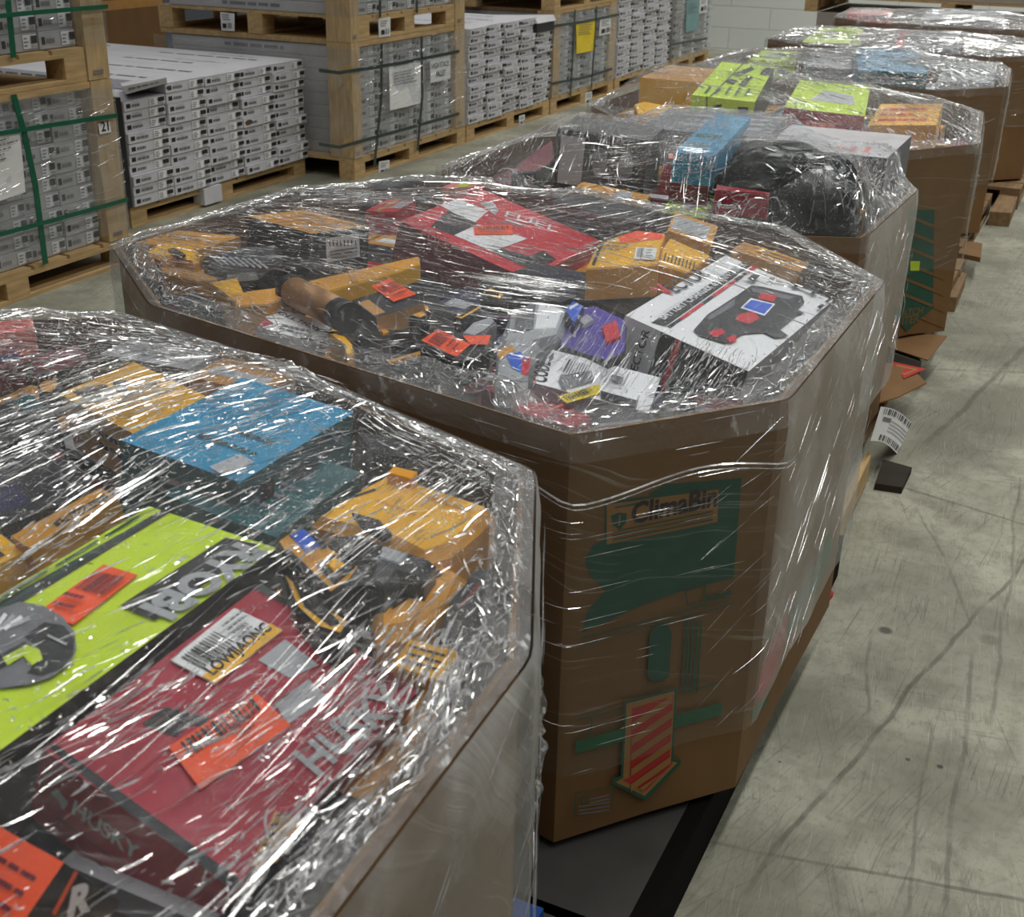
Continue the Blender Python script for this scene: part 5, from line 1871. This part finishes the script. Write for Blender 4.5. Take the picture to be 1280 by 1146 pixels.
# ---- the sixth bin
under_layer(6, 0.65, 0.30, [DARK, NAVY, MAROON], 6)
carton(6, 'tool_box', 'lime green box in the middle of the sixth bin', 'box', zd((596, 130))[0], zd((742, 134))[0], zd((640, 85))[0], 0.83, 0.12, LIME, {'A': DARK}, lambda g: g.top.rect(0.3, 0.3, 0.6, 0.7, ARTGREEN))
carton(6, 'tool_box', 'grey box with a red stripe in the sixth bin', 'box', zd((860, 150))[0], zd((1080, 150))[0], zd((880, 100))[0], 0.81, 0.10, GREYINK, None, lambda g: (g.top.rect(0.08, 0, 0.2, 1, RED), g.top.textuv('silver', (0.4, 0.4), (0.7, 0.4), SILVER, 1.0) if False else None))
# ---- the farthest bin
under_layer(7, 0.65, 0.32, [DARK, NAVY, MAROON], 7)
carton(7, 'tool_box', 'pinkish red box at the left of the farthest bin', 'box', zd((735, 42))[0], zd((860, 46))[0], zd((765, 15))[0], 0.83, 0.13, PINK, {'A': RED}, lambda g: g.top.lines(0.1, 0.1, 0.9, 0.9, 3, WHITE, rg))
carton(7, 'large_box', 'pale grey box filling the right of the farthest bin', 'box', zd((960, 60))[0], zd((1220, 66))[0], zd((980, 30))[0], 0.82, 0.12, SILVER, None, lambda g: g.top.lines(0.1, 0.1, 0.9, 0.9, 3, WHITE, rg))

# ------------------------------------------------------------------ pallets and slip sheets under the bins
PDARK = mat('dark_pallet', (52, 50, 48), 0.6, 0.2, 12)
pal_lab = {1: 'dark pallet under the nearest bin', 3: 'worn wooden pallet under the third bin, behind the barcode tag', 4: 'worn wooden pallet under the bin with the hatched triangle print',
           5: 'worn wooden pallet under the fifth bin in the row', 6: 'worn wooden pallet under the sixth bin in the row', 7: 'worn wooden pallet under the farthest bin'}
for i, l in pal_lab.items():
    b = BIN[i]['poly']
    y0, y1 = min(p[1] for p in b), max(p[1] for p in b)
    x1 = {1: -.44, 3: -.47, 4: -.44, 5: -.48, 6: -.36, 7: -.30}[i]
    make_pallet(l, -1.66, x1, y0 + 0.03, y1 - (0.02 if i != 1 else 0.2), 0.0, 0.108, PDARK if i == 1 else WOODOLD)
# a long dark deck runs out from under the second bin towards the first
k = MB()
k.box(-1.62, -.395, 1.24, 2.62, 0.085, 0.108, PDARK)
k.box(-.405, -.375, 1.24, 2.62, 0.0, 0.1085, mat('shade_black', (14, 13, 12), 0.95, 0.1, spec=0.1))  # shade on the pallet's aisle side put into a near-black colour
k.box(-1.05, -1.0, 1.24, 2.62, 0.0, 0.086, BLACK)
k.box(-1.62, -1.58, 1.24, 2.62, 0.0, 0.086, BLACK)
f = Face(k, (-1.6, 1.24, 0.1085), (1.19, 0, 0), (0, 1.38, 0), (0, 0, 1))
tag(k.build('plastic_pallet'), 'dark flat topped pallet showing below the arrow print', 'pallet')
k = MB()
a = PZ(652, 1136, 0.108)
k.box(a.x - 0.16, a.x + 0.035, a.y - 0.10, a.y, 0.109, 0.125, mat('blue_pallet', (22, 74, 150), 0.6, 0.15))
tag(k.build('blue_board'), 'blue painted board lying between the nearest bin and the dark pallet', 'board')
# kraft slip sheets and boards sticking out of the row
k = MB()
P = [PZ(1112, 434, 0.114), PZ(1160, 450, 0.114), PZ(1184, 420, 0.114), PZ(1108, 412, 0.114)]
k.prism(P, (0, 0, -0.003), KRAFT)
tag(k.build('slip_sheet'), 'kraft slip sheet sticking out under the hatched triangle bin', 'cardboard sheet')
k = MB()
P = [PZ(1090, 505, 0.12), PZ(1122, 496, 0.115), PZ(1158, 478, 0.115), PZ(1146, 466, 0.125), PZ(1104, 452, 0.14)]
c_ = sum(P, Vector()) / 5
for q in range(5):
    k.poly([c_ + Vector((0, 0, 0.004)), P[q], P[(q + 1) % 5]], KRAFT)
    k.poly([P[(q + 1) % 5] - Vector((0, 0, 0.005)), P[q] - Vector((0, 0, 0.005)), c_ - Vector((0, 0, 0.001))], KRAFT)
    k.poly([P[q], P[q] - Vector((0, 0, 0.005)), P[(q + 1) % 5] - Vector((0, 0, 0.005)), P[(q + 1) % 5]], BARE)
nn = (P[0] - c_).cross(P[2] - c_).normalized()
nn = nn if nn.z > 0 else -nn
f = Face(k, c_ - Vector((0.3, 0.3, -0.006)), (0.6, 0, 0), (0, 0.6, 0), nn)
f.polypx([(1113, 458), (1155, 474), (1128, 486)], ARTRED)
f.polypx([(1118, 463), (1146, 474), (1128, 481)], BARE)
f.polypx([(1121, 467), (1140, 474), (1128, 478)], ARTRED)
tag(k.build('cardboard_flap'), 'bent kraft cardboard flap with a red triangle sticking out by the floor', 'cardboard flap')
for (x0, x1, y0, y1, z0, z1, l) in ((-.425, -.400, 2.66, 3.15, 0.02, 0.095, 'pale wooden board standing on edge along the foot of the third bin'),
                                    (-.46, -.41, 4.9, 5.3, 0.0, 0.06, 'broken pallet board on the floor beside the hatched triangle bin'),
                                    (-.46, -.36, 6.5, 7.1, 0.0, 0.07, 'pallet end sticking out beside the sixth bin')):
    k = MB()
    k.hexa([(x0, y0, z0), (x1, y0 + 0.02, z0), (x1 - 0.01, y1, z0), (x0, y1 + 0.015, z0), (x0, y0, z1), (x1, y0 + 0.02, z1), (x1 - 0.01, y1, z1), (x0, y1 + 0.015, z1)], WOOD if y0 < 3 else WOODOLD)
    tag(k.build('loose_board'), l, 'board')
k = MB()
P = [PZ(1198, 316, 0.1), PZ(1226, 322, 0.1), PZ(1228, 304, 0.1), PZ(1204, 300, 0.1)]
k.prism(P, (0, 0, -0.02), KRAFT)
tag(k.build('cardboard_scrap'), 'small kraft scrap by the foot of the fifth bin', 'cardboard')
k = MB()
P = [PZ(1112, 440, 0.09), PZ(1152, 452, 0.09), PZ(1150, 447, 0.10), PZ(1112, 436, 0.10)]
a, b = PZ(1112, 440, 0.10), PZ(1152, 453, 0.10)
k.prism([a, b, b + Vector((-0.03, 0.09, 0)), a + Vector((-0.03, 0.09, 0))], (0, 0, -0.055), mat('grey_block_paint', (104, 102, 98), 0.7, 0.15))
tag(k.build('wood_block'), 'grey wooden block between the slip sheet and the red triangle flap', 'block')
# red scrap of tape by the bin foot
k = MB()
P = [PZ(1026, 745, 0.012), PZ(1036, 748, 0.012), PZ(1042, 740, 0.012), PZ(1034, 733, 0.012)]
k.prism(P, (0, 0, -0.012), ARTRED)
tag(k.build('cardboard_scrap'), 'red brown scrap on the floor beside the arrow bin', 'cardboard')
# hanging barcode tag: a curved sheet standing out from the pallet side
k = MB()
A_, B_, C_, D_ = PX(1088, 551, -.412), PX(1101, 508, -.412), PX(1172, 543, -.335), PX(1150, 577, -.335)
nu = 12
g = []
for j in range(nu + 1):
    row = []
    for i in range(nu + 1):
        u, v = i / nu, j / nu
        p = (A_ * (1 - u) + D_ * u) * (1 - v) + (B_ * (1 - u) + C_ * u) * v
        row.append(p + Vector((0, -0.010 * math.sin(u * math.pi * 1.1), 0.014 * math.sin(u * math.pi * 2))))
    g.append(row)
nt_ = ((D_ - A_).cross(B_ - A_)).normalized()
for j in range(nu):
    for i in range(nu):
        k.poly([g[j][i], g[j][i + 1], g[j + 1][i + 1], g[j + 1][i]], PAPER, True)


def ontag(u, v):
    i, j = min(int(u * nu), nu - 1), min(int(v * nu), nu - 1)
    a, b = u * nu - i, v * nu - j
    return (g[j][i] * (1 - a) + g[j][i + 1] * a) * (1 - b) + (g[j + 1][i] * (1 - a) + g[j + 1][i + 1] * a) * b + nt_ * 0.0012


def tagrect(u0, v0, u1, v1, m):
    n_ = max(1, int((u1 - u0) * nu))
    for q in range(n_):
        a, b = u0 + (u1 - u0) * q / n_, u0 + (u1 - u0) * (q + 1) / n_
        k.poly([ontag(a, v0), ontag(b, v0), ontag(b, v1), ontag(a, v1)], m)


for q in range(26):
    u = 0.06 + q * 0.029
    tagrect(u, 0.80, u + rg.choice((0.008, 0.014, 0.02)), 0.97, INK)
    tagrect(u + 0.06, 0.04, u + 0.06 + rg.choice((0.008, 0.014, 0.02)), 0.2, INK)
for q in range(4):
    tagrect(0.2, 0.34 + q * 0.1, 0.2 + rg.uniform(0.3, 0.6), 0.37 + q * 0.1, PALEINK)
tagrect(0.08, 0.6, 0.2, 0.72, GREYINK)
tag(k.build('barcode_tag'), 'white paper tag with two barcodes curling out over the floor', 'paper tag')
# dark foot under the tag
k = MB()
P = [PZ(1094, 604, 0.02), PZ(1128, 609, 0.02), PZ(1140, 584, 0.02), PZ(1104, 574, 0.02)]
k.prism(P, (0, 0, -0.02), mat('dark_shaded_wood', (58, 54, 48), 0.9, 0.15, spec=0.1))  # dark block, its shade under the tag put into the colour
tag(k.build('wood_block'), 'dark pallet foot on the floor under the barcode tag', 'block')


# ------------------------------------------------------------------ stretch film over the bins
class Drape:
    """film stretched from rim to rim over whatever stands in the bin"""

    def __init__(self, i):
        b = BIN[i]
        P = [Vector((x, y, 0)) for x, y in b['poly']]
        self.zr = b['z'] + 0.006
        self.c = sum(P, Vector()) / len(P)
        out = [p + (p - self.c).normalized() * 0.015 for p in P]
        # corners rounded by resampling
        per = []
        n = len(out)
        for q in range(n):
            a, d = out[q], out[(q + 1) % n]
            m = max(6, int((d - a).length / 0.018))
            per += [a + (d - a) * (t / m) for t in range(m)]
        for _ in range(1):
            per = [per[q] * 0.5 + (per[q - 1] + per[(q + 1) % len(per)]) * 0.25 for q in range(len(per))]
        self.per = per
        self.cell = 0.016
        self.x0, self.y0 = min(p.x for p in per) - 0.05, min(p.y for p in per) - 0.05
        self.nx = int((max(p.x for p in per) + 0.05 - self.x0) / self.cell) + 1
        self.ny = int((max(p.y for p in per) + 0.05 - self.y0) / self.cell) + 1
        nx, ny = self.nx, self.ny
        obs = np.full((nx, ny), self.zr - 0.02)
        X = self.x0 + np.arange(nx) * self.cell
        Y = self.y0 + np.arange(ny) * self.cell
        gx, gy = np.meshgrid(X, Y, indexing='ij')
        ins = np.ones((nx, ny), bool)
        for q in range(n):
            a, d = P[q], P[(q + 1) % n]
            l = (d - a).length
            ins &= ((d.x - a.x) * (gy - a.y) - (d.y - a.y) * (gx - a.x)) / l > 0.0
        o = np.array(OBST[i])
        if len(o):
            ix = np.clip(np.round((o[:, 0] - self.x0) / self.cell).astype(int), 0, nx - 1)
            iy = np.clip(np.round((o[:, 1] - self.y0) / self.cell).astype(int), 0, ny - 1)
            np.maximum.at(obs, (ix, iy), o[:, 2] + 0.007)
            w_ = obs.copy()
            for dx in (-1, 0, 1):
                for dy in (-1, 0, 1):
                    w_ = np.maximum(w_, np.roll(np.roll(obs, dx, 0), dy, 1))
            obs = w_
        h = np.where(ins, np.maximum(obs, self.zr), self.zr)
        base = np.where(ins, obs, self.zr)
        for _ in range(700):
            a = 0.25 * (np.roll(h, 1, 0) + np.roll(h, -1, 0) + np.roll(h, 1, 1) + np.roll(h, -1, 1))
            h = np.where(ins, np.maximum(a, base), self.zr)
        self.h = h

    def z(self, x, y):
        fx = min(max((x - self.x0) / self.cell, 0), self.nx - 1.001)
        fy = min(max((y - self.y0) / self.cell, 0), self.ny - 1.001)
        i, j = int(fx), int(fy)
        a, b = fx - i, fy - j
        h = self.h
        return float((h[i, j] * (1 - a) + h[i + 1, j] * a) * (1 - b) + (h[i, j + 1] * (1 - a) + h[i + 1, j + 1] * a) * b)

    def nrm(self, x, y):
        e = 0.02
        return Vector((-(self.z(x + e, y) - self.z(x - e, y)) / (2 * e), -(self.z(x, y + e) - self.z(x, y - e)) / (2 * e), 1)).normalized()


# where the film is pulled which way: short strokes read off the photograph, each a pair of points on the film
PULL = {
    1: [((0, 513), (130, 474)), ((0, 600), (130, 552)), ((0, 740), (230, 590)), ((150, 525), (300, 485)), ((200, 600), (430, 515)), ((60, 540), (200, 640)), ((40, 420), (160, 430)),
        ((300, 430), (430, 480)), ((420, 520), (520, 560)), ((560, 720), (640, 640)), ((480, 860), (570, 760)), ((575, 880), (610, 770)), ((430, 1000), (560, 850)),
        ((330, 1100), (470, 960)), ((250, 960), (330, 900)), ((100, 850), (180, 810)), ((60, 1000), (140, 960))],
    2: [((250, 311), (396, 341)), ((290, 335), (390, 365)), ((400, 400), (520, 470)), ((500, 400), (640, 425)), ((560, 300), (700, 335)), ((660, 520), (750, 410)), ((700, 520), (770, 440)),
        ((840, 470), (900, 400)), ((780, 310), (880, 270)), ((985, 460), (1060, 400)), ((600, 470), (720, 500)), ((450, 240), (560, 250)), ((180, 340), (250, 370)), ((960, 330), (1060, 350)), ((700, 285), (800, 262))],
    3: [((600, 210), (660, 180)), ((730, 230), (765, 180)), ((860, 260), (880, 200)), ((1030, 200), (1090, 165)), ((1090, 280), (1140, 230)), ((1000, 230), (1040, 210)), ((740, 150), (900, 150)), ((740, 250), (830, 262))],
    4: [((800, 110), (815, 95)), ((1000, 120), (1100, 140)), ((1100, 120), (1190, 165)), ((930, 70), (1000, 75))],
    5: [((1000, 80), (1100, 95)), ((1150, 75), (1240, 100)), ((960, 60), (1100, 60))],
    6: [((1000, 45), (1200, 55)), ((1100, 60), (1250, 65))],
    7: [((1050, 22), (1250, 28))],
}
CREASES = {1: (220, 4200), 2: (190, 3600), 3: (110, 1900), 4: (60, 900), 5: (36, 500), 6: (24, 300), 7: (18, 220)}
SHORTS = {1: 8200, 2: 2200, 3: 600, 4: 400, 5: 200, 6: 90, 7: 60}
_c = lambda px, py, r, p: (PZ(px, py, 0.84).x, PZ(px, py, 0.84).y, r, p)
# where the film lies taut and clear on a flat box
CLEAR = {1: [_c(200, 740, .09, .5), _c(275, 810, .06, .6), _c(285, 930, .08, .4), _c(110, 1040, .09, .6)], 2: [_c(850, 370, .16, .75), _c(950, 390, .16, .7), _c(640, 290, .16, .6), _c(740, 475, .10, .5), _c(560, 430, .07, .5), _c(815, 320, .09, .4)]}
GLARE = {1: [(330, 550, 110, .08), (120, 640, 110, .08), (60, 560, 90, .08), (150, 430, 160, .09), (300, 440, 150, .09), (480, 820, 110, .05), (560, 850, 140, .04), (420, 880, 110, .05), (380, 1020, 130, .05), (560, 610, 120, .05), (60, 470, 100, .07)],
         2: [(285, 325, 260, .10), (350, 300, 120, .08), (200, 330, 90, .06), (580, 440, 60, .08), (720, 470, 70, .06), (880, 470, 70, .05), (820, 290, 60, .08), (250, 400, 90, .06), (460, 245, 90, .1), (1010, 440, 70, .04), (1060, 340, 70, .04)],
         3: [(640, 195, 90, .08), (740, 205, 60, .08), (900, 215, 40, .05), (1080, 240, 110, .06), (1110, 200, 60, .05), (760, 155, 60, .12), (850, 250, 60, .06)],
         4: [(815, 110, 60, .06), (1150, 150, 60, .1), (1040, 120, 50, .1)], 5: [(1160, 90, 420, .13), (1000, 70, 60, .14), (1060, 75, 60, .12)],
         6: [(1220, 55, 420, .18), (1100, 48, 90, .2)], 7: [(1200, 30, 120, .2), (1100, 28, 80, .2)]}
COMBS = {1: 16, 2: 46, 3: 18, 4: 8, 5: 6, 6: 4, 7: 4}
FILM_LABEL = {1: 'glinting clear stretch film pulled over the nearest bin', 2: 'clear stretch film pulled over the bin with the arrow print', 3: 'clear stretch film bulging over the black bag bin',
              4: 'clear stretch film over the bin topped by the lime box', 5: 'clear stretch film over the fifth bin in the row', 6: 'clear stretch film over the sixth bin in the row',
              7: 'clear stretch film over the farthest bin by the wall'}
FILM_TOP_ROT = {1: 0.55, 2: -1.0, 3: 0.4, 4: -0.6, 5: -0.7, 6: -0.4, 7: -0.2}


def build_film(i):
    d = Drape(i)
    zr = d.zr
    rng = random.Random(100 + i)
    k = MB()
    strokes = []
    for a, b in PULL[i]:
        pa, pb = PZ(a[0], a[1], zr + 0.02), PZ(b[0], b[1], zr + 0.02)
        strokes.append(((pa + pb) / 2, math.atan2(pb.y - pa.y, pb.x - pa.x)))
    far = i >= 5
    mtop = film_mat('top_film_%d' % i, (0, 0, -FILM_TOP_ROT[i]), (5, 130, 30), 0.05 if far else 0.03 if i == 3 else 0.015, 0.22 if far else 0.18, 0.05 if far else 0.028, 0.6 if far else 0.25, 0.8, 0.11)
    mx = film_mat('aisle_film_%d' % i, ({1: 0.9, 2: 0.75, 3: 0.7}.get(i, 0.3), 0, 0), (1.5, 1.5, 110), {1: 0.62, 2: 0.38, 3: 0.32}.get(i, 0.12), 0.22, 0.05, 0.30, 0.4, 0.2)  # aisle side: grey reflection put into the film as extra haze
    mside = film_mat('skirt_film_%d' % i, (0.25 if i in (2, 3) else 0.9 if i == 1 else 0.1, 0, 0), (1.5, 1.5, 120), 0.16 if i == 1 else 0.02, 0.20, 0.035, 0.22, 0.4, 0.2)
    mrim = film_mat('rim_film_%d' % i, (0, 0, 0.8), (30, 60, 30), 0.20, 0.60, 0.07, 0.30, 1.0, 0.16)
    per = d.per
    na, nr = len(per), 34 if i <= 3 else 36 if i <= 5 else 24
    c = d.c
    rings = []
    for r in range(nr + 1):
        s = (r / nr) ** 0.8
        row = []
        for q in range(na):
            p = c + (per[q] - c) * s
            z = d.z(p.x, p.y) if r < nr else zr
            if 0 < r < nr:
                z += 0.0025 * noise.noise(Vector((p.x * 26, p.y * 26, i))) + 0.0015
            row.append(Vector((p.x, p.y, z)))
        rings.append(row)
    base = len(k.v)
    k.v.append(Vector((c.x, c.y, d.z(c.x, c.y) + 0.002)))
    for row in rings[1:]:
        k.v.extend(row)
    mi = k.mi(mtop)
    mi3 = k.mi(mrim)

    def idx(r, q):
        return base if r == 0 else base + 1 + (r - 1) * na + q % na
    for q in range(na):
        k.f.append((idx(0, 0), idx(1, q), idx(1, q + 1)))
        k.m.append(mi)
        k.s.append(True)
    for r in range(1, nr):
        for q in range(na):
            k.f.append((idx(r, q), idx(r + 1, q), idx(r + 1, q + 1), idx(r, q + 1)))
            k.m.append(mi if r < nr - 3 else mi3)
            k.s.append(True)
    # skirt
    low = BIN[i]['low']
    ns = 14
    b2 = len(k.v)
    for r in range(ns + 1):
        for q in range(na):
            p = per[q]
            edge = low + 0.03 * noise.noise(Vector((p.x * 5, p.y * 5, i * 3.0)))
            z = zr + (edge - zr) * (r / ns)
            o = (p - c).normalized()
            w_ = 0.003 + (0.004 + 0.006 * abs(noise.noise(Vector((p.x * 9, p.y * 9, z * 7 + i)))) if r else 0)
            k.v.append(Vector((p.x, p.y, z)) + o * w_)
    mi2, mix_ = k.mi(mside), k.mi(mx)
    for r in range(ns):
        for q in range(na):
            q2 = (q + 1) % na
            k.f.append((b2 + r * na + q, b2 + (r + 1) * na + q, b2 + (r + 1) * na + q2, b2 + r * na + q2))
            e_ = per[q2] - per[q]
            k.m.append(mix_ if e_.y / max(e_.length, 1e-6) > (0.6 if i == 1 else 0.9) else mi3 if r == 0 else mi2)
            k.s.append(True)
    # gathered lines on the top
    xs0, xs1 = min(p.x for p in per), max(p.x for p in per)
    ys0, ys1 = min(p.y for p in per), max(p.y for p in per)

    def pull(x, y):
        best = sorted(((s[0].x - x) ** 2 + (s[0].y - y) ** 2, s[1]) for s in strokes)[:2]
        return best[0][1] if rng.random() < 0.75 or len(best) < 2 else best[1][1]

    def put(x, y, an, ln, wid, bend=0.0):
        n_ = 4
        path = []
        for t in range(n_ + 1):
            s_ = (t / n_ - 0.5) * ln
            a2 = an + bend * (t / n_ - 0.5)
            px_, py_ = x + math.cos(a2) * s_, y + math.sin(a2) * s_
            if not inside(i, px_, py_, -0.004):
                return
            path.append(Vector((px_, py_, d.z(px_, py_) + 0.0032)))
        for (qx, qy, qr, qp) in CLEAR.get(i, ()):
            if (x - qx) ** 2 + (y - qy) ** 2 < qr * qr and rng.random() < qp:
                return
        if i == 3 and (x - bc.x) ** 2 + (y - bc.y) ** 2 < 0.03 and rng.random() < 0.75:
            return
        nn = d.nrm(x, y)
        tl = Vector((rng.gauss(0, 0.3), rng.gauss(0, 0.3), 0))
        crease(k, path, wid, wid * rng.uniform(0.25, 0.6), (nn + tl).normalized())
    thin = {2: 0.72, 3: 0.7}.get(i, 0.9)
    sc_ = 1.0 if i < 3 else 1.25 if i == 3 else 1.7 if i == 4 else 2.8
    ncl, tot = CREASES[i]
    for _ in range(ncl):
        cx, cy = rng.uniform(xs0, xs1), rng.uniform(ys0, ys1)
        if not inside(i, cx, cy):
            continue
        an = pull(cx, cy) + rng.gauss(0, 0.06)
        m_ = int(rng.expovariate(1.0) * tot / ncl) + 3
        sp, sl = rng.uniform(0.02, 0.06), rng.uniform(0.03, 0.10)
        for _2 in range(m_):
            a_, b_ = rng.gauss(0, sl), rng.gauss(0, sp)
            put(cx + math.cos(an) * a_ - math.sin(an) * b_, cy + math.sin(an) * a_ + math.cos(an) * b_, an + rng.gauss(0, 0.05),
                min(rng.lognormvariate(math.log(0.028), 0.65), 0.16) * sc_, rng.choice((0.0009, 0.0012, 0.0016, 0.0022, 0.0036)) * sc_ * thin, rng.gauss(0, 0.15))
    for _ in range(SHORTS[i]):
        x, y = rng.uniform(xs0, xs1), rng.uniform(ys0, ys1)
        put(x, y, pull(x, y) + rng.gauss(0, 0.9), rng.uniform(0.003, 0.011) * sc_, rng.uniform(0.0009, 0.0026) * sc_ * thin, rng.gauss(0, 1.2))
    for (gx, gy, cnt, rad) in GLARE.get(i, ()):  # extra white creases massed to stand in for glare on the film
        g0 = PZ(gx, gy, zr + 0.02)
        an = pull(g0.x, g0.y)
        for _ in range(cnt):
            a_, b_ = rng.gauss(0, rad), rng.gauss(0, rad * 0.45)
            put(g0.x + math.cos(an) * a_ - math.sin(an) * b_, g0.y + math.sin(an) * a_ + math.cos(an) * b_, an + rng.gauss(0, 0.05), rng.lognormvariate(math.log(0.022), 0.7) * sc_, rng.choice((0.0009, 0.0013, 0.0018, 0.0028)) * sc_ * thin, rng.gauss(0, 0.1))
    for _ in range(COMBS[i]):
        cx, cy = rng.uniform(xs0, xs1), rng.uniform(ys0, ys1)
        if not inside(i, cx, cy):
            continue
        an = pull(cx, cy) + rng.gauss(0, 0.03)
        gap, ln = rng.uniform(0.004, 0.008), rng.uniform(0.12, 0.34)
        for q in range(rng.randrange(12, 34)):
            b_ = q * gap + rng.gauss(0, 0.001)
            a_ = rng.gauss(0, 0.04)
            put(cx + math.cos(an) * a_ - math.sin(an) * b_, cy + math.sin(an) * a_ + math.cos(an) * b_, an + rng.gauss(0, 0.012), ln * rng.uniform(0.5, 1.2), rng.choice((0.0006, 0.0008, 0.001)) * sc_, 0.02)
    # along the rim: short gathers, dense
    for _ in range(int(len(per) * (9 if i <= 3 else 3))):
        q = rng.randrange(na)
        p, p2 = per[q], per[(q + 1) % na]
        an = math.atan2(p2.y - p.y, p2.x - p.x)
        s_ = 1 - abs(rng.gauss(0, 0.045)) - 0.012
        x, y = c.x + (p.x - c.x) * s_, c.y + (p.y - c.y) * s_
        put(x, y, an + rng.gauss(0, 0.35), rng.uniform(0.006, 0.04), rng.uniform(0.001, 0.0028) * sc_, rng.gauss(0, 0.4))
    # gathers on the skirt
    lean = {1: 0.35, 2: 0.02, 3: 0.25}.get(i, 0.05)
    for _ in range({1: 500, 2: 700, 3: 380}.get(i, 60)):
        q = rng.randrange(na)
        o = (per[q] - c).normalized()
        side = o.x > 0.75
        z = zr - (zr - low) * rng.random() ** (0.8 if i != 2 else 1.0)
        ln = rng.choice((1, 2, 3, 4)) if not side else rng.choice((1, 1, 2, 3))
        slope = (lean if not side else {1: 1.1, 2: 0.85, 3: 0.8}.get(i, 0.3)) * rng.uniform(0.6, 1.3)
        path = []
        for t in range(ln + 2):
            p = per[(q + t) % na]
            path.append(Vector((p.x, p.y, z + slope * 0.018 * t)) + (p - c).normalized() * 0.014)
        if min(v.z for v in path) < low or max(v.z for v in path) > zr:
            continue
        crease(k, path, rng.choice((0.0005, 0.0007, 0.0009, 0.0014)) * sc_, 0.0006, o)
    if i == 2:
        # the lower lip of the first wrap, a gathered roll along the near corner
        lip = []
        for q in range(na):
            p = per[q]
            if p.y < 1.66 and p.x > -0.66:
                lip.append(p)
        lip.sort(key=lambda p: p.x)
        for dz, wd in ((-0.085, 0.0032), (-0.092, 0.0016)):
            crease(k, [Vector((p.x, p.y, zr + dz + 0.012 * math.sin(p.x * 26))) + (p - c).normalized() * 0.016 for p in lip], wd, 0.002, Vector((0.6, -0.8, 0)))
    if i == 1:
        # a crumpled bunch of loose film hanging at the far right corner
        cc = PZ(669, 930, 0.42)
        bun = MB()
        m_, n_ = 34, 14
        g_ = []
        for j in range(m_ + 1):
            row = []
            for q in range(n_):
                th = 2 * math.pi * q / n_
                v = j / m_
                rad = 0.012 * math.sin(math.pi * min(max(v, 0.04), 0.96)) ** 0.7
                p = Vector((math.cos(th) * rad, math.sin(th) * rad, (v - 0.5) * 0.26))
                p += Vector((noise.noise(p * 45), noise.noise(p * 45 + Vector((7, 0, 0))), noise.noise(p * 45 + Vector((0, 9, 0))))) * 0.011
                row.append(cc + p)
            g_.append(row)
        for j in range(m_):
            for q in range(n_):
                bun.poly([g_[j][q], g_[j][(q + 1) % n_], g_[j + 1][(q + 1) % n_], g_[j + 1][q]], CREASE if (q * 7 + j * 5) % 4 == 0 else mrim, True)
    o = tag(k.build('stretch_film', origin=(0, 0, 0)), FILM_LABEL[i], 'stretch film')
    if i == 1:
        bun.build('loose_tail', o, origin=(0, 0, 0))['label'] = 'crumpled loose tail of film'
    return o


for i in BIN:
    build_film(i)
